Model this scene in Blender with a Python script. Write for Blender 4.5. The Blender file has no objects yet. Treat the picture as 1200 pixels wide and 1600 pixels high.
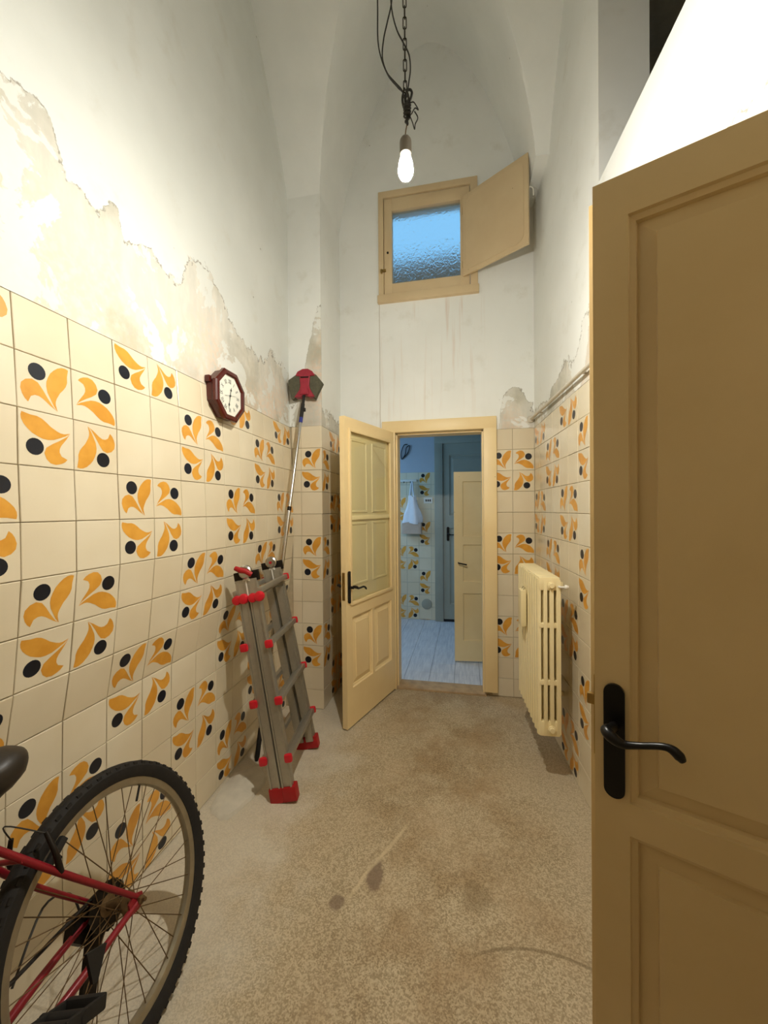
import bpy, bmesh, math, random
from mathutils import Matrix, Vector, noise

random.seed(7)
PI = math.pi
S = bpy.context.scene
COL = S.collection

# ------------------------------------------------------------------ camera
F_PX, YAW, PITCH, ROLL, CAM_H = 620.0, 0.203, -0.0062, -0.0077, 1.3596
def make_camera():
    c, s = math.cos(YAW), math.sin(YAW)
    cp, sp = math.cos(PITCH), math.sin(PITCH)
    cr, sr = math.cos(ROLL), math.sin(ROLL)
    A = Vector((c, s, 0)); FW = Vector((-s * cp, c * cp, sp)); UP = Vector((s * sp, -c * sp, cp))
    X = A * cr + UP * sr
    Y = UP * cr - A * sr
    Z = -FW
    cd = bpy.data.cameras.new('camera')
    cd.sensor_fit = 'HORIZONTAL'; cd.sensor_width = 36.0
    cd.lens = 36.0 * F_PX / 1200.0
    cd.clip_start = 0.02; cd.clip_end = 200
    o = bpy.data.objects.new('camera', cd)
    m = Matrix((X, Y, Z)).transposed().to_4x4()
    m.translation = Vector((0, 0, CAM_H))
    o.matrix_world = m
    COL.objects.link(o)
    S.camera = o
make_camera()

# ------------------------------------------------------------------ world, daylight, exposure
W = bpy.data.worlds.new('sky'); S.world = W; W.use_nodes = True
W.node_tree.nodes['Background'].inputs[0].default_value = (0.24, 0.58, 0.92, 1)
W.node_tree.nodes['Background'].inputs[1].default_value = 1.1
S.view_settings.view_transform = 'Standard'
S.view_settings.look = 'None'
S.view_settings.exposure = 0.0
S.view_settings.gamma = 1.0
S.view_settings.use_curve_mapping = False
BULB_STRENGTH = 4000.0
BULB_COLOR = (1.0, 0.96, 0.865)

def area_light(name, loc, rot, sx, sy, power, color):
    d = bpy.data.lights.new(name, 'AREA'); d.shape = 'RECTANGLE'; d.size = sx; d.size_y = sy
    d.energy = power; d.color = color
    o = bpy.data.objects.new(name, d); o.location = loc; o.rotation_euler = rot
    COL.objects.link(o); return o
# daylight entering through the side window of the room beyond
area_light('daylight', (-1.70, 4.1, 1.75), (0, -PI / 2 + 0.75, 0), 1.0, 0.9, 10.0, (0.40, 0.66, 1.0))

# ------------------------------------------------------------------ helpers
def lin(r, g, b):
    f = lambda v: (v / 255 / 12.92) if v <= 10 else ((v / 255 + 0.055) / 1.055) ** 2.4
    return (f(r), f(g), f(b), 1.0)

class NT:
    """small node helper"""
    def __init__(self, name):
        self.m = bpy.data.materials.new(name); self.m.use_nodes = True
        self.t = self.m.node_tree
        self.b = self.t.nodes['Principled BSDF']
    def new(self, typ, **kw):
        n = self.t.nodes.new(typ)
        for k, v in kw.items(): setattr(n, k, v)
        return n
    def link(self, a, b): self.t.links.new(a, b)
    def val(self, sock, v):
        if hasattr(v, 'is_output') or isinstance(v, bpy.types.NodeSocket): self.link(v, sock)
        else: sock.default_value = v
    def math(self, op, a, b=0.0, c=None, clamp=False):
        n = self.new('ShaderNodeMath', operation=op); n.use_clamp = clamp
        self.val(n.inputs[0], a); self.val(n.inputs[1], b)
        if c is not None: self.val(n.inputs[2], c)
        return n.outputs[0]
    def pos(self):
        return self.new('ShaderNodeNewGeometry').outputs['Position']
    def objco(self):
        return self.new('ShaderNodeTexCoord').outputs['Object']
    def sep(self, v):
        n = self.new('ShaderNodeSeparateXYZ'); self.link(v, n.inputs[0]); return n.outputs
    def vscale(self, v, s):
        n = self.new('ShaderNodeVectorMath', operation='MULTIPLY'); self.link(v, n.inputs[0]); n.inputs[1].default_value = s
        return n.outputs[0]
    def noise(self, v, scale, detail=4, rough=0.55, dist=0.0):
        n = self.new('ShaderNodeTexNoise'); self.link(v, n.inputs['Vector'])
        n.inputs['Scale'].default_value = scale; n.inputs['Detail'].default_value = detail
        n.inputs['Roughness'].default_value = rough; n.inputs['Distortion'].default_value = dist
        return n.outputs[0]
    def voro(self, v, scale, feature='F1', out=0):
        n = self.new('ShaderNodeTexVoronoi', feature=feature); self.link(v, n.inputs['Vector'])
        n.inputs['Scale'].default_value = scale
        return n.outputs[out]
    def smooth(self, v, a, b):
        n = self.new('ShaderNodeMapRange', interpolation_type='SMOOTHSTEP')
        self.val(n.inputs[0], v); n.inputs[1].default_value = a; n.inputs[2].default_value = b
        return n.outputs[0]
    def mix(self, f, a, b):
        n = self.new('ShaderNodeMix', data_type='RGBA')
        self.val(n.inputs[0], f); self.val(n.inputs[6], a); self.val(n.inputs[7], b)
        return n.outputs[2]
    def mixmul(self, f, a, b):
        n = self.new('ShaderNodeMix', data_type='RGBA', blend_type='MULTIPLY')
        self.val(n.inputs[0], f); self.val(n.inputs[6], a); self.val(n.inputs[7], b)
        return n.outputs[2]
    def curve(self, v, pts):
        n = self.new('ShaderNodeFloatCurve'); self.link(v, n.inputs['Value'])
        c = n.mapping.curves[0]
        while len(c.points) > 2: c.points.remove(c.points[1])
        c.points[0].location = pts[0]; c.points[-1].location = pts[-1]
        for p in pts[1:-1]: c.points.new(*p)
        n.mapping.update(); return n.outputs[0]
    def bump(self, h, strength=0.3, dist=0.01):
        n = self.new('ShaderNodeBump'); self.link(h, n.inputs['Height'])
        n.inputs['Strength'].default_value = strength; n.inputs['Distance'].default_value = dist
        self.link(n.outputs[0], self.b.inputs['Normal'])
    def set(self, color=None, rough=None, metal=None, spec=None):
        if color is not None: self.val(self.b.inputs['Base Color'], color)
        if rough is not None: self.val(self.b.inputs['Roughness'], rough)
        if metal is not None: self.b.inputs['Metallic'].default_value = metal
        if spec is not None: self.b.inputs['Specular IOR Level'].default_value = spec
        return self.m

def simple(name, col, rough=0.5, metal=0.0, vary=0.12, scale=25.0, bump=0.0, spec=0.5):
    n = NT(name); p = n.objco()
    t = n.noise(p, scale, 5)
    dark = tuple(c * (1 - vary * 2) for c in col[:3]) + (1,)
    lite = tuple(min(1, c * (1 + vary)) for c in col[:3]) + (1,)
    n.set(n.mix(t, dark, lite), rough, metal, spec)
    if bump: n.bump(t, bump, 0.003)
    return n.m

# ------------------------------------------------------------------ materials
def mat_plaster(name, mode):
    """whitewash; the lower band has flaked off down to beige render"""
    n = NT(name); P = n.pos(); x, y, z = n.sep(P)
    big = n.noise(P, 1.3, 4); med = n.noise(P, 6.0, 8, 0.62); fine = n.noise(P, 38.0, 6, 0.6)
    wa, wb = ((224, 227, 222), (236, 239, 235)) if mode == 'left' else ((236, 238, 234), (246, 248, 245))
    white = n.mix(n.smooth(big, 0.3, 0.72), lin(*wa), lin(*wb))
    white = n.mix(n.math('MULTIPLY', n.smooth(med, 0.55, 0.75), 0.35), white, lin(214, 212, 199))
    if mode == 'left':
        t = n.math('DIVIDE', y, 3.0)
        pts = [(0.0, .46), (.267, .47), (.30, .48), (.32, .38), (.353, .36), (.38, .43), (.393, .28), (.43, .31),
               (.47, .33), (.50, .40), (.537, .45), (.577, .40), (.62, .30), (.69, .26), (.80, .36), (.85, .30), (1.0, .3)]
        b = n.math('ADD', n.curve(t, pts), 2.0)
    elif mode == 'pier':
        t = n.math('ADD', x, 1.2)
        b = n.math('ADD', n.curve(n.math('MULTIPLY', t, 3.0), [(0, .1), (.12, .12), (.3, .22), (.5, .55), (.66, .75), (.75, .8), (1, .85)]), 1.95)
        b = n.math('SUBTRACT', b, n.math('MULTIPLY', n.math('GREATER_THAN', y, 2.56), 0.72))
    elif mode == 'back':
        t = n.math('DIVIDE', n.math('ADD', x, 1.0), 1.6)
        b = n.math('ADD', n.curve(t, [(0, .12), (.12, .1), (.2, .0), (.73, .0), (.765, .05), (.80, .42), (.84, .46), (.88, .42), (.91, .30), (1, .25)]), 1.78)
        t2 = None
    else:
        t = n.math('DIVIDE', y, 3.0)
        b = n.math('ADD', n.curve(t, [(0, .35), (.3, .3), (.55, .2), (.64, .3), (.7, .16), (.8, .16), (.9, .1), (1, .1)]), 1.95)
    w = n.math('MULTIPLY', n.math('SUBTRACT', med, 0.5), 0.34)
    w2 = n.math('MULTIPLY', n.math('SUBTRACT', fine, 0.5), 0.07)
    zz = n.math('ADD', n.math('ADD', z, w), w2)
    d = n.math('SUBTRACT', b, zz)                       # >0 below the flaked edge
    peel = n.smooth(d, 0.0, 0.008)
    # islands of surviving paint in the flaked band, and loose chips above it
    isl = n.smooth(n.noise(P, 4.2, 7, 0.6, 0.4), 0.55, 0.57)
    low = n.smooth(d, 0.05, 0.35)
    peel = n.math('MULTIPLY', peel, n.math('SUBTRACT', 1.0, n.math('MULTIPLY', isl, 0.8)))
    sc = n.noise(n.vscale(P, (9, 9, 3)), 2.2, 6, 0.6)
    render = n.mix(n.smooth(sc, 0.35, 0.7), lin(212, 210, 200), lin(228, 224, 212))
    render = n.mix(n.math('MULTIPLY', low, n.smooth(fine, 0.35, 0.6)), render, lin(228, 211, 192))
    grey = n.smooth(n.noise(P, 2.4, 5), 0.5, 0.68)
    render = n.mix(n.math('MULTIPLY', grey, 0.8), render, lin(196, 194, 182))
    col = n.mix(peel, white, render)
    stain = n.math('MULTIPLY', n.smooth(n.noise(P, 3.1, 6, 0.6), 0.46, 0.66), peel)
    col = n.mixmul(n.math('MULTIPLY', stain, 0.5), col, lin(206, 203, 184))
    edge = n.math('MULTIPLY', n.smooth(d, -0.006, 0.0), n.math('SUBTRACT', 1.0, n.smooth(d, 0.003, 0.012)))
    edge = n.math('MULTIPLY', edge, n.smooth(fine, 0.42, 0.55))
    col = n.mix(n.math('MULTIPLY', edge, 0.75), col, lin(128, 120, 102))
    chips = n.math('MULTIPLY', n.math('LESS_THAN', n.voro(P, 7.0), 0.035), n.smooth(med, 0.5, 0.6))
    col = n.mix(n.math('MULTIPLY', chips, 0.6), col, lin(120, 115, 98))
    if mode == 'back':                                  # rusty run-off under the window
        st = n.noise(n.vscale(P, (26, 1, 0.9)), 1.0, 5, 0.6)
        zone = n.math('MULTIPLY', n.smooth(z, 1.9, 2.3), n.math('SUBTRACT', 1.0, n.smooth(z, 2.85, 2.96)))
        xz = n.math('MULTIPLY', n.smooth(x, -0.75, -0.62), n.math('SUBTRACT', 1.0, n.smooth(x, 0.05, 0.2)))
        f = n.math('MULTIPLY', n.math('MULTIPLY', zone, xz), n.smooth(st, 0.52, 0.72))
        col = n.mix(n.math('MULTIPLY', f, 0.45), col, lin(206, 172, 142))
        crack = n.math('LESS_THAN', n.math('ABSOLUTE', n.math('ADD', x, n.math('ADD', 0.632, n.math('MULTIPLY', med, 0.008)))), 0.0028)
        crack = n.math('MULTIPLY', crack, n.math('LESS_THAN', z, 2.95))
        col = n.mix(n.math('MULTIPLY', crack, 0.6), col, lin(168, 158, 138))
    hgt = n.math('ADD', n.math('MULTIPLY', peel, -0.35), n.math('ADD', n.math('MULTIPLY', med, 0.5), n.math('MULTIPLY', fine, 0.12)))
    n.bump(hgt, 0.35, 0.008)
    return n.set(col, 0.85, 0, 0.25)

def mat_vault():
    n = NT('vault_whitewash'); P = n.pos()
    big = n.noise(P, 1.8, 6, 0.6); med = n.noise(P, 9.0, 6)
    col = n.mix(n.smooth(big, 0.3, 0.75), lin(238, 241, 238), lin(248, 250, 247))
    spots = n.math('LESS_THAN', n.voro(P, 5.0), 0.02)
    col = n.mix(n.math('MULTIPLY', spots, 0.5), col, lin(120, 118, 108))
    n.bump(n.math('ADD', big, n.math('MULTIPLY', med, 0.3)), 0.3, 0.012)
    return n.set(col, 0.9, 0, 0.2)

def mat_tile():
    n = NT('tile_glaze'); P = n.pos()
    oi = n.new('ShaderNodeObjectInfo').outputs['Random']
    t = n.noise(P, 5.0, 2)
    a = n.mix(n.smooth(t, 0.2, 0.8), lin(224, 212, 184), lin(232, 222, 197))
    a = n.mix(n.math('MULTIPLY', oi, 0.5), a, lin(218, 203, 172))
    n.bump(n.noise(P, 14.0, 3), 0.12, 0.004)
    return n.set(a, 0.24, 0, 0.5)

def mat_print(name, a, b):
    n = NT(name); P = n.pos(); t = n.noise(P, 11.0, 4)
    return n.set(n.mix(n.smooth(t, .35, .65), a, b), 0.28, 0, 0.5)

def mat_floor():
    n = NT('terrazzo_floor'); P = n.pos(); x, y, z = n.sep(P)
    v1 = n.voro(P, 250.0, 'F1', 1); v2 = n.voro(P, 120.0, 'F1', 1)
    g1 = n.sep(v1)[0]; g2 = n.sep(v2)[1]
    grit = n.math('ADD', n.math('MULTIPLY', g1, 0.75), n.math('MULTIPLY', g2, 0.25))
    med = n.noise(P, 4.0, 6, 0.6); big = n.noise(P, 1.4, 4)
    base = n.mix(n.smooth(grit, 0.15, 0.85), lin(150, 134, 105), lin(200, 185, 155))
    wear = n.smooth(med, 0.3, 0.8)
    base = n.mix(n.math('MULTIPLY', wear, 0.45), base, lin(192, 170, 138))
    # pale cement dust along the left wall
    dl = n.math('ADD', x, n.math('MULTIPLY', n.math('SUBTRACT', med, 0.5), 1.0))
    pale = n.math('SUBTRACT', 1.0, n.smooth(dl, -0.95, -0.52))
    base = n.mix(n.math('MULTIPLY', pale, n.math('ADD', 0.45, n.math('MULTIPLY', n.noise(P, 9.0, 5, .65), 0.4))), base, lin(216, 208, 190))
    dr = n.smooth(n.math('ADD', x, n.math('MULTIPLY', n.math('SUBTRACT', big, 0.5), 0.7)), 0.22, 0.5)
    base = n.mix(n.math('MULTIPLY', dr, 0.35), base, lin(200, 186, 160))
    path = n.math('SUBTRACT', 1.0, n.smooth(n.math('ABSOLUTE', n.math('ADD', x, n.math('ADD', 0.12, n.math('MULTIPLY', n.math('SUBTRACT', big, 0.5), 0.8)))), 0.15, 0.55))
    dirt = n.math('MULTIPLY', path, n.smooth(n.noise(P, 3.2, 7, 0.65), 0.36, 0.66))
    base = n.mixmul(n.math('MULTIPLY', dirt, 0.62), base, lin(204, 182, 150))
    # dark oily stains with shapes of their own
    def blob(cx, cy, rx, ry, amt, colr, base):
        dx = n.math('DIVIDE', n.math('SUBTRACT', x, cx), rx); dy = n.math('DIVIDE', n.math('SUBTRACT', y, cy), ry)
        r = n.math('SQRT', n.math('ADD', n.math('MULTIPLY', dx, dx), n.math('MULTIPLY', dy, dy)))
        r = n.math('ADD', r, n.math('MULTIPLY', n.math('SUBTRACT', n.noise(P, 22, 4), 0.5), 1.1))
        return n.mix(n.math('MULTIPLY', n.math('SUBTRACT', 1.0, n.smooth(r, 0.7, 1.15)), amt), base, colr)
    base = blob(-0.338, 1.425, 0.032, 0.065, 0.75, lin(112, 92, 76), base)
    base = blob(-0.448, 1.303, 0.03, 0.03, 0.7, lin(112, 92, 76), base)
    base = blob(0.02, 1.42, 0.05, 0.06, 0.4, lin(130, 112, 82), base)
    # pale scratch
    ln = n.math('ADD', n.math('MULTIPLY', n.math('ADD', x, 0.412), 0.914), n.math('MULTIPLY', n.math('SUBTRACT', y, 1.333), -0.406))
    ln = n.math('ABSOLUTE', n.math('ADD', ln, n.math('MULTIPLY', n.math('SUBTRACT', med, 0.5), 0.05)))
    m = n.math('MULTIPLY', n.math('SUBTRACT', 1.0, n.smooth(ln, 0.002, 0.012)), n.math('MULTIPLY', n.smooth(y, 1.28, 1.36), n.math('SUBTRACT', 1.0, n.smooth(y, 1.64, 1.72))))
    base = n.mix(n.math('MULTIPLY', m, 0.5), base, lin(212, 194, 158))
    # arc scratched by the near door
    dx = n.math('SUBTRACT', x, 0.22); dy = n.math('SUBTRACT', y, 0.86)
    rr = n.math('SQRT', n.math('ADD', n.math('MULTIPLY', dx, dx), n.math('MULTIPLY', dy, dy)))
    arc = n.math('SUBTRACT', 1.0, n.smooth(n.math('ABSOLUTE', n.math('SUBTRACT', rr, 0.42)), 0.002, 0.008))
    arc = n.math('MULTIPLY', arc, n.math('MULTIPLY', n.smooth(y, 1.16, 1.24), n.smooth(x, -0.02, 0.06)))
    base = n.mix(n.math('MULTIPLY', arc, 0.55), base, lin(110, 94, 66))
    n.bump(n.math('ADD', n.math('MULTIPLY', grit, 0.4), med), 0.35, 0.006)
    return n.set(base, n.math('ADD', 0.5, n.math('MULTIPLY', grit, 0.25)), 0, 0.35)

def mat_paint(name, c1, c2, rough=0.42):
    n = NT(name); P = n.pos()
    big = n.noise(P, 3.0, 5); brush = n.noise(n.vscale(P, (40, 40, 3)), 1.0, 4); fine = n.noise(P, 60, 4)
    col = n.mix(n.smooth(big, 0.3, 0.7), c1, c2)
    nick = n.math('MULTIPLY', n.math('LESS_THAN', n.voro(P, 16.0), 0.05), n.smooth(n.noise(P, 5, 3), 0.58, 0.64))
    col = n.mix(n.math('MULTIPLY', nick, 0.7), col, lin(112, 86, 52))
    n.bump(n.math('ADD', brush, n.math('MULTIPLY', fine, 0.15)), 0.16, 0.003)
    return n.set(col, rough, 0, 0.45)

def mat_frost():
    n = NT('frosted_glass'); P = n.pos()
    b = n.noise(n.vscale(P, (1, 1, 0.6)), 60.0, 2, 0.5, 0.8)
    n.b.inputs['Transmission Weight'].default_value = 1.0
    n.b.inputs['IOR'].default_value = 1.4
    n.bump(b, 0.75, 0.006)
    return n.set((0.94, 0.97, 1, 1), 0.22, 0, 0.5)

def mat_clear(name):
    n = NT(name); t = n.t
    tr = n.new('ShaderNodeBsdfTransparent'); gl = n.new('ShaderNodeBsdfGlossy'); gl.inputs['Roughness'].default_value = 0.06
    tr.inputs[0].default_value = (0.985, 0.985, 0.97, 1)
    lw = n.new('ShaderNodeLayerWeight'); lw.inputs[0].default_value = 0.5
    fac = n.math('ADD', n.math('MULTIPLY', n.math('POWER', lw.outputs['Facing'], 4.0), 0.5), 0.04)
    mx = n.new('ShaderNodeMixShader'); n.link(fac, mx.inputs[0]); n.link(tr.outputs[0], mx.inputs[1]); n.link(gl.outputs[0], mx.inputs[2])
    n.link(mx.outputs[0], t.nodes['Material Output'].inputs['Surface'])
    return n.m

def mat_emit(name, col, strength):
    n = NT(name); n.set((1, 1, 1, 1), 0.4)
    n.b.inputs['Emission Color'].default_value = tuple(col) + (1,)
    n.b.inputs['Emission Strength'].default_value = strength
    return n.m

M = {}
M['pl_left'] = mat_plaster('plaster_flaked_left', 'left')
M['pl_pier'] = mat_plaster('plaster_flaked_pier', 'pier')
M['pl_back'] = mat_plaster('plaster_flaked_back', 'back')
M['pl_right'] = mat_plaster('plaster_flaked_right', 'right')
M['vault'] = mat_vault()
M['tile'] = mat_tile()
M['leaf'] = mat_print('leaf_print', lin(214, 150, 52), lin(228, 166, 66))
M['dot'] = mat_print('dot_print', lin(10, 15, 26), lin(16, 24, 38))
M['grout'] = simple('grout', lin(196, 181, 150), 0.9, 0, 0.15, 30)
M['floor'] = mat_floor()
M['cream'] = mat_paint('cream_paint', lin(236, 210, 156), lin(242, 219, 168))
M['khaki'] = mat_paint('khaki_paint', lin(196, 176, 122), lin(208, 188, 134))
M['ochre'] = mat_paint('ochre_paint', lin(208, 184, 136), lin(216, 193, 146))
M['olive'] = mat_paint('olive_panel_paint', lin(228, 214, 162), lin(234, 221, 170))
M['shutter'] = mat_paint('shutter_paint', lin(214, 190, 150), lin(222, 200, 160))
M['rad'] = mat_paint('radiator_enamel', lin(240, 224, 174), lin(245, 230, 184), 0.35)
M['greydoor'] = mat_paint('grey_green_paint', lin(158, 156, 140), lin(168, 166, 150))
M['iron'] = simple('black_iron', lin(16, 14, 13), 0.32, 0.3, 0.2, 40)
M['brass'] = simple('brass', lin(190, 160, 100), 0.3, 1.0)
M['alu'] = simple('brushed_aluminium', lin(176, 172, 160), 0.38, 0.75, 0.08, 60)
M['steel'] = simple('steel', lin(190, 188, 184), 0.25, 1.0, 0.08, 40)
M['red'] = simple('red_plastic', lin(205, 24, 42), 0.38, 0, 0.08, 30)
M['darkred'] = simple('dark_red_rubber', lin(168, 14, 22), 0.5, 0, 0.1, 30)
M['white'] = simple('white_plastic', lin(235, 232, 222), 0.4, 0, 0.04, 20)
M['rubber'] = simple('black_rubber', lin(24, 22, 20), 0.7, 0, 0.25, 50, 0.3)
M['tyre'] = simple('tyre_rubber', lin(25, 21, 17), 0.8, 0, 0.35, 40, 0.4)
M['rim'] = simple('rim_alloy', lin(168, 160, 140), 0.35, 0.8, 0.15, 30)
M['rust'] = simple('rusty_steel', lin(116, 92, 60), 0.55, 0.6, 0.3, 60)
M['bikered'] = simple('bike_red_paint', lin(136, 23, 36), 0.3, 0.1, 0.15, 14)
M['grease'] = simple('greasy_steel', lin(40, 34, 28), 0.5, 0.6, 0.3, 50)
M['saddle'] = simple('saddle_vinyl', lin(44, 38, 32), 0.45, 0, 0.3, 18, 0.1)
M['mahog'] = simple('mahogany', lin(84, 26, 18), 0.25, 0, 0.25, 22)
M['dial'] = simple('clock_dial', lin(232, 232, 220), 0.5, 0, 0.03, 10)
M['ink'] = simple('dial_ink', lin(58, 62, 54), 0.5)
M['cable'] = simple('black_cable', lin(34, 32, 27), 0.5, 0, 0.2, 40)
M['chain'] = simple('dark_chain', lin(62, 58, 48), 0.4, 0.7, 0.3, 60)
M['socket'] = simple('bakelite_socket', lin(120, 112, 100), 0.45)
M['frost'] = mat_frost()
M['pane'] = mat_clear('window_glass')
M['bulb'] = mat_emit('bulb_glow', BULB_COLOR, BULB_STRENGTH)
M['bulbneck'] = mat_emit('bulb_neck_glow', BULB_COLOR, 12.0)
M['foam'] = simple('olive_mop_pad', lin(92, 90, 72), 0.9, 0, 0.3, 60, 0.4)
M['mopred'] = simple('crimson_plastic', lin(158, 34, 54), 0.4, 0, 0.2, 40)
M['blue'] = simple('blue_band', lin(40, 50, 140), 0.4)
M['dark'] = simple('dark_loft', lin(205, 198, 182), 0.9)
M['farwall'] = simple('far_room_whitewash', lin(188, 196, 206), 0.85, 0, 0.06, 4)
def mat_streak():
    n = NT('pale_streaked_floor_tile'); P = n.pos()
    t = n.noise(n.vscale(P, (60, 5, 1)), 1.0, 5, 0.6)
    return n.set(n.mix(n.smooth(t, .3, .7), lin(196, 202, 212), lin(224, 228, 234)), 0.35)
M['farfloor'] = mat_streak()
M['fargrout'] = simple('far_floor_grout', lin(140, 146, 156), 0.9)
M['bag'] = simple('white_bag_film', lin(226, 230, 236), 0.35, 0, 0.05, 20)
M['paper'] = simple('beige_packet', lin(196, 176, 158), 0.7, 0, 0.1, 12)
M['conduit'] = simple('painted_pipe', lin(214, 206, 188), 0.45, 0, 0.08, 20)
M['cement'] = simple('pale_cement', lin(212, 205, 188), 0.9, 0, 0.15, 14, 0.6)
M['wood'] = simple('worn_threshold', lin(190, 162, 124), 0.7, 0, 0.25, 18, 0.5)
M['bounce_brown'] = simple('low_bounce_brown', lin(168, 152, 126), 0.6, 0, 0.15, 8)  # made-up brown for the unseen front wall, limits light bouncing back
M['parapet'] = simple('parapet_render', lin(170, 124, 92), 0.9, 0, 0.2, 6)

# ------------------------------------------------------------------ mesh builder
class MB:
    def __init__(self): self.bm = bmesh.new(); self.mi = 0
    def mark(self): return set(self.bm.faces)
    def setmat(self, before, i):
        for f in self.bm.faces:
            if f not in before: f.material_index = i
    def box(self, c, size, rot=None, bev=0.0):
        before = set(self.bm.verts)
        r = bmesh.ops.create_cube(self.bm, size=1.0)
        vs = r['verts']
        for v in vs: v.co = Vector((v.co.x * size[0], v.co.y * size[1], v.co.z * size[2]))
        if bev > 0:
            es = list({e for v in vs for e in v.link_edges})
            bmesh.ops.bevel(self.bm, geom=es, offset=bev, segments=2, affect='EDGES', profile=0.6)
            vs = [v for v in self.bm.verts if v not in before]
        m = Matrix.Translation(Vector(c)) @ (rot.to_4x4() if rot is not None else Matrix.Identity(4))
        for v in vs: v.co = m @ v.co
        return self
    def tube(self, pts, r, seg=8, cap=True, closed=False):
        pts = [Vector(p) for p in pts]; n = len(pts)
        rs = r if isinstance(r, (list, tuple)) else [r] * n
        rings = []; prev = None
        for i, p in enumerate(pts):
            if closed: t = pts[(i + 1) % n] - pts[i - 1]
            else: t = pts[min(i + 1, n - 1)] - pts[max(i - 1, 0)]
            t = t.normalized() if t.length > 1e-9 else Vector((0, 0, 1))
            if prev is None:
                a = Vector((0, 0, 1)) if abs(t.z) < 0.9 else Vector((1, 0, 0))
                u = t.cross(a).normalized()
            else:
                u = (prev - t * prev.dot(t))
                u = u.normalized() if u.length > 1e-6 else t.orthogonal().normalized()
            prev = u; w = t.cross(u)
            rings.append([self.bm.verts.new(p + (u * math.cos(2 * PI * k / seg) + w * math.sin(2 * PI * k / seg)) * rs[i]) for k in range(seg)])
        m = n if closed else n - 1
        for i in range(m):
            a, b = rings[i], rings[(i + 1) % n]
            off = 0
            if closed and i == n - 1:
                off = min(range(seg), key=lambda o: (a[0].co - b[o].co).length)
            for k in range(seg):
                self.bm.faces.new((a[k], a[(k + 1) % seg], b[(k + 1 + off) % seg], b[(k + off) % seg]))
        if cap and not closed:
            self.bm.faces.new(rings[0][::-1]); self.bm.faces.new(rings[-1])
        return self
    def cyl(self, a, b, r, seg=16, r2=None):
        return self.tube([a, b], [r, r if r2 is None else r2], seg)
    def lathe(self, prof, seg=24, mat=None, close=False):
        """profile of (radius, height) spun about local z, then placed by mat"""
        m = mat or Matrix.Identity(4); rings = []
        for r, z in prof:
            if r < 1e-6: rings.append([self.bm.verts.new(m @ Vector((0, 0, z)))])
            else: rings.append([self.bm.verts.new(m @ Vector((r * math.cos(2 * PI * k / seg), r * math.sin(2 * PI * k / seg), z))) for k in range(seg)])
        L = len(rings)
        for i in range(L if close else L - 1):
            a, b = rings[i], rings[(i + 1) % L]
            for k in range(seg):
                q = [a[k % len(a)], a[(k + 1) % len(a)], b[(k + 1) % len(b)], b[k % len(b)]]
                u = []
                for v in q:
                    if v not in u: u.append(v)
                if len(u) > 2: self.bm.faces.new(u)
        return self
    def prism(self, outline, mat, t0, t1):
        """outline in local xy, extruded along local z from t0 to t1"""
        a = [self.bm.verts.new(mat @ Vector((p[0], p[1], t0))) for p in outline]
        b = [self.bm.verts.new(mat @ Vector((p[0], p[1], t1))) for p in outline]
        n = len(a)
        self.bm.faces.new(a[::-1]); self.bm.faces.new(b)
        for i in range(n): self.bm.faces.new((a[i], a[(i + 1) % n], b[(i + 1) % n], b[i]))
        return self
    def loft(self, rings, cap=True, closed=True):
        R = [[self.bm.verts.new(Vector(p)) for p in r] for r in rings]
        n = len(R[0])
        for a, b in zip(R, R[1:]):
            for k in range(n if closed else n - 1):
                self.bm.faces.new((a[k], a[(k + 1) % n], b[(k + 1) % n], b[k]))
        if cap: self.bm.faces.new(R[0][::-1]); self.bm.faces.new(R[-1])
        return self
    def panel(self, x0, x1, z0, z1, y, prof, ccw=True):
        """stepped rectangular frame on a plane y=const (facing -y): prof = [(inset, depth)...], last ring filled"""
        rings = []
        for ins, dp in prof:
            rings.append([self.bm.verts.new(Vector(p)) for p in ((x0 + ins, y + dp, z0 + ins), (x1 - ins, y + dp, z0 + ins), (x1 - ins, y + dp, z1 - ins), (x0 + ins, y + dp, z1 - ins))])
        for a, b in zip(rings, rings[1:]):
            for k in range(4): self.bm.faces.new((a[k], a[(k + 1) % 4], b[(k + 1) % 4], b[k]))
        self.bm.faces.new(rings[-1])
        return self
    def mesh(self, name, mats, smooth=True, angle=35, fix=True):
        if fix: bmesh.ops.recalc_face_normals(self.bm, faces=self.bm.faces)
        me = bpy.data.meshes.new(name); self.bm.to_mesh(me); self.bm.free()
        for m in (mats if isinstance(mats, (list, tuple)) else [mats]): me.materials.append(m)
        if smooth:
            for p in me.polygons: p.use_smooth = True
            me.set_sharp_from_angle(angle=math.radians(angle))
        return me
    def build(self, name, mats, parent=None, **kw):
        return place(name, self.mesh(name, mats, **kw), parent)

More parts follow.
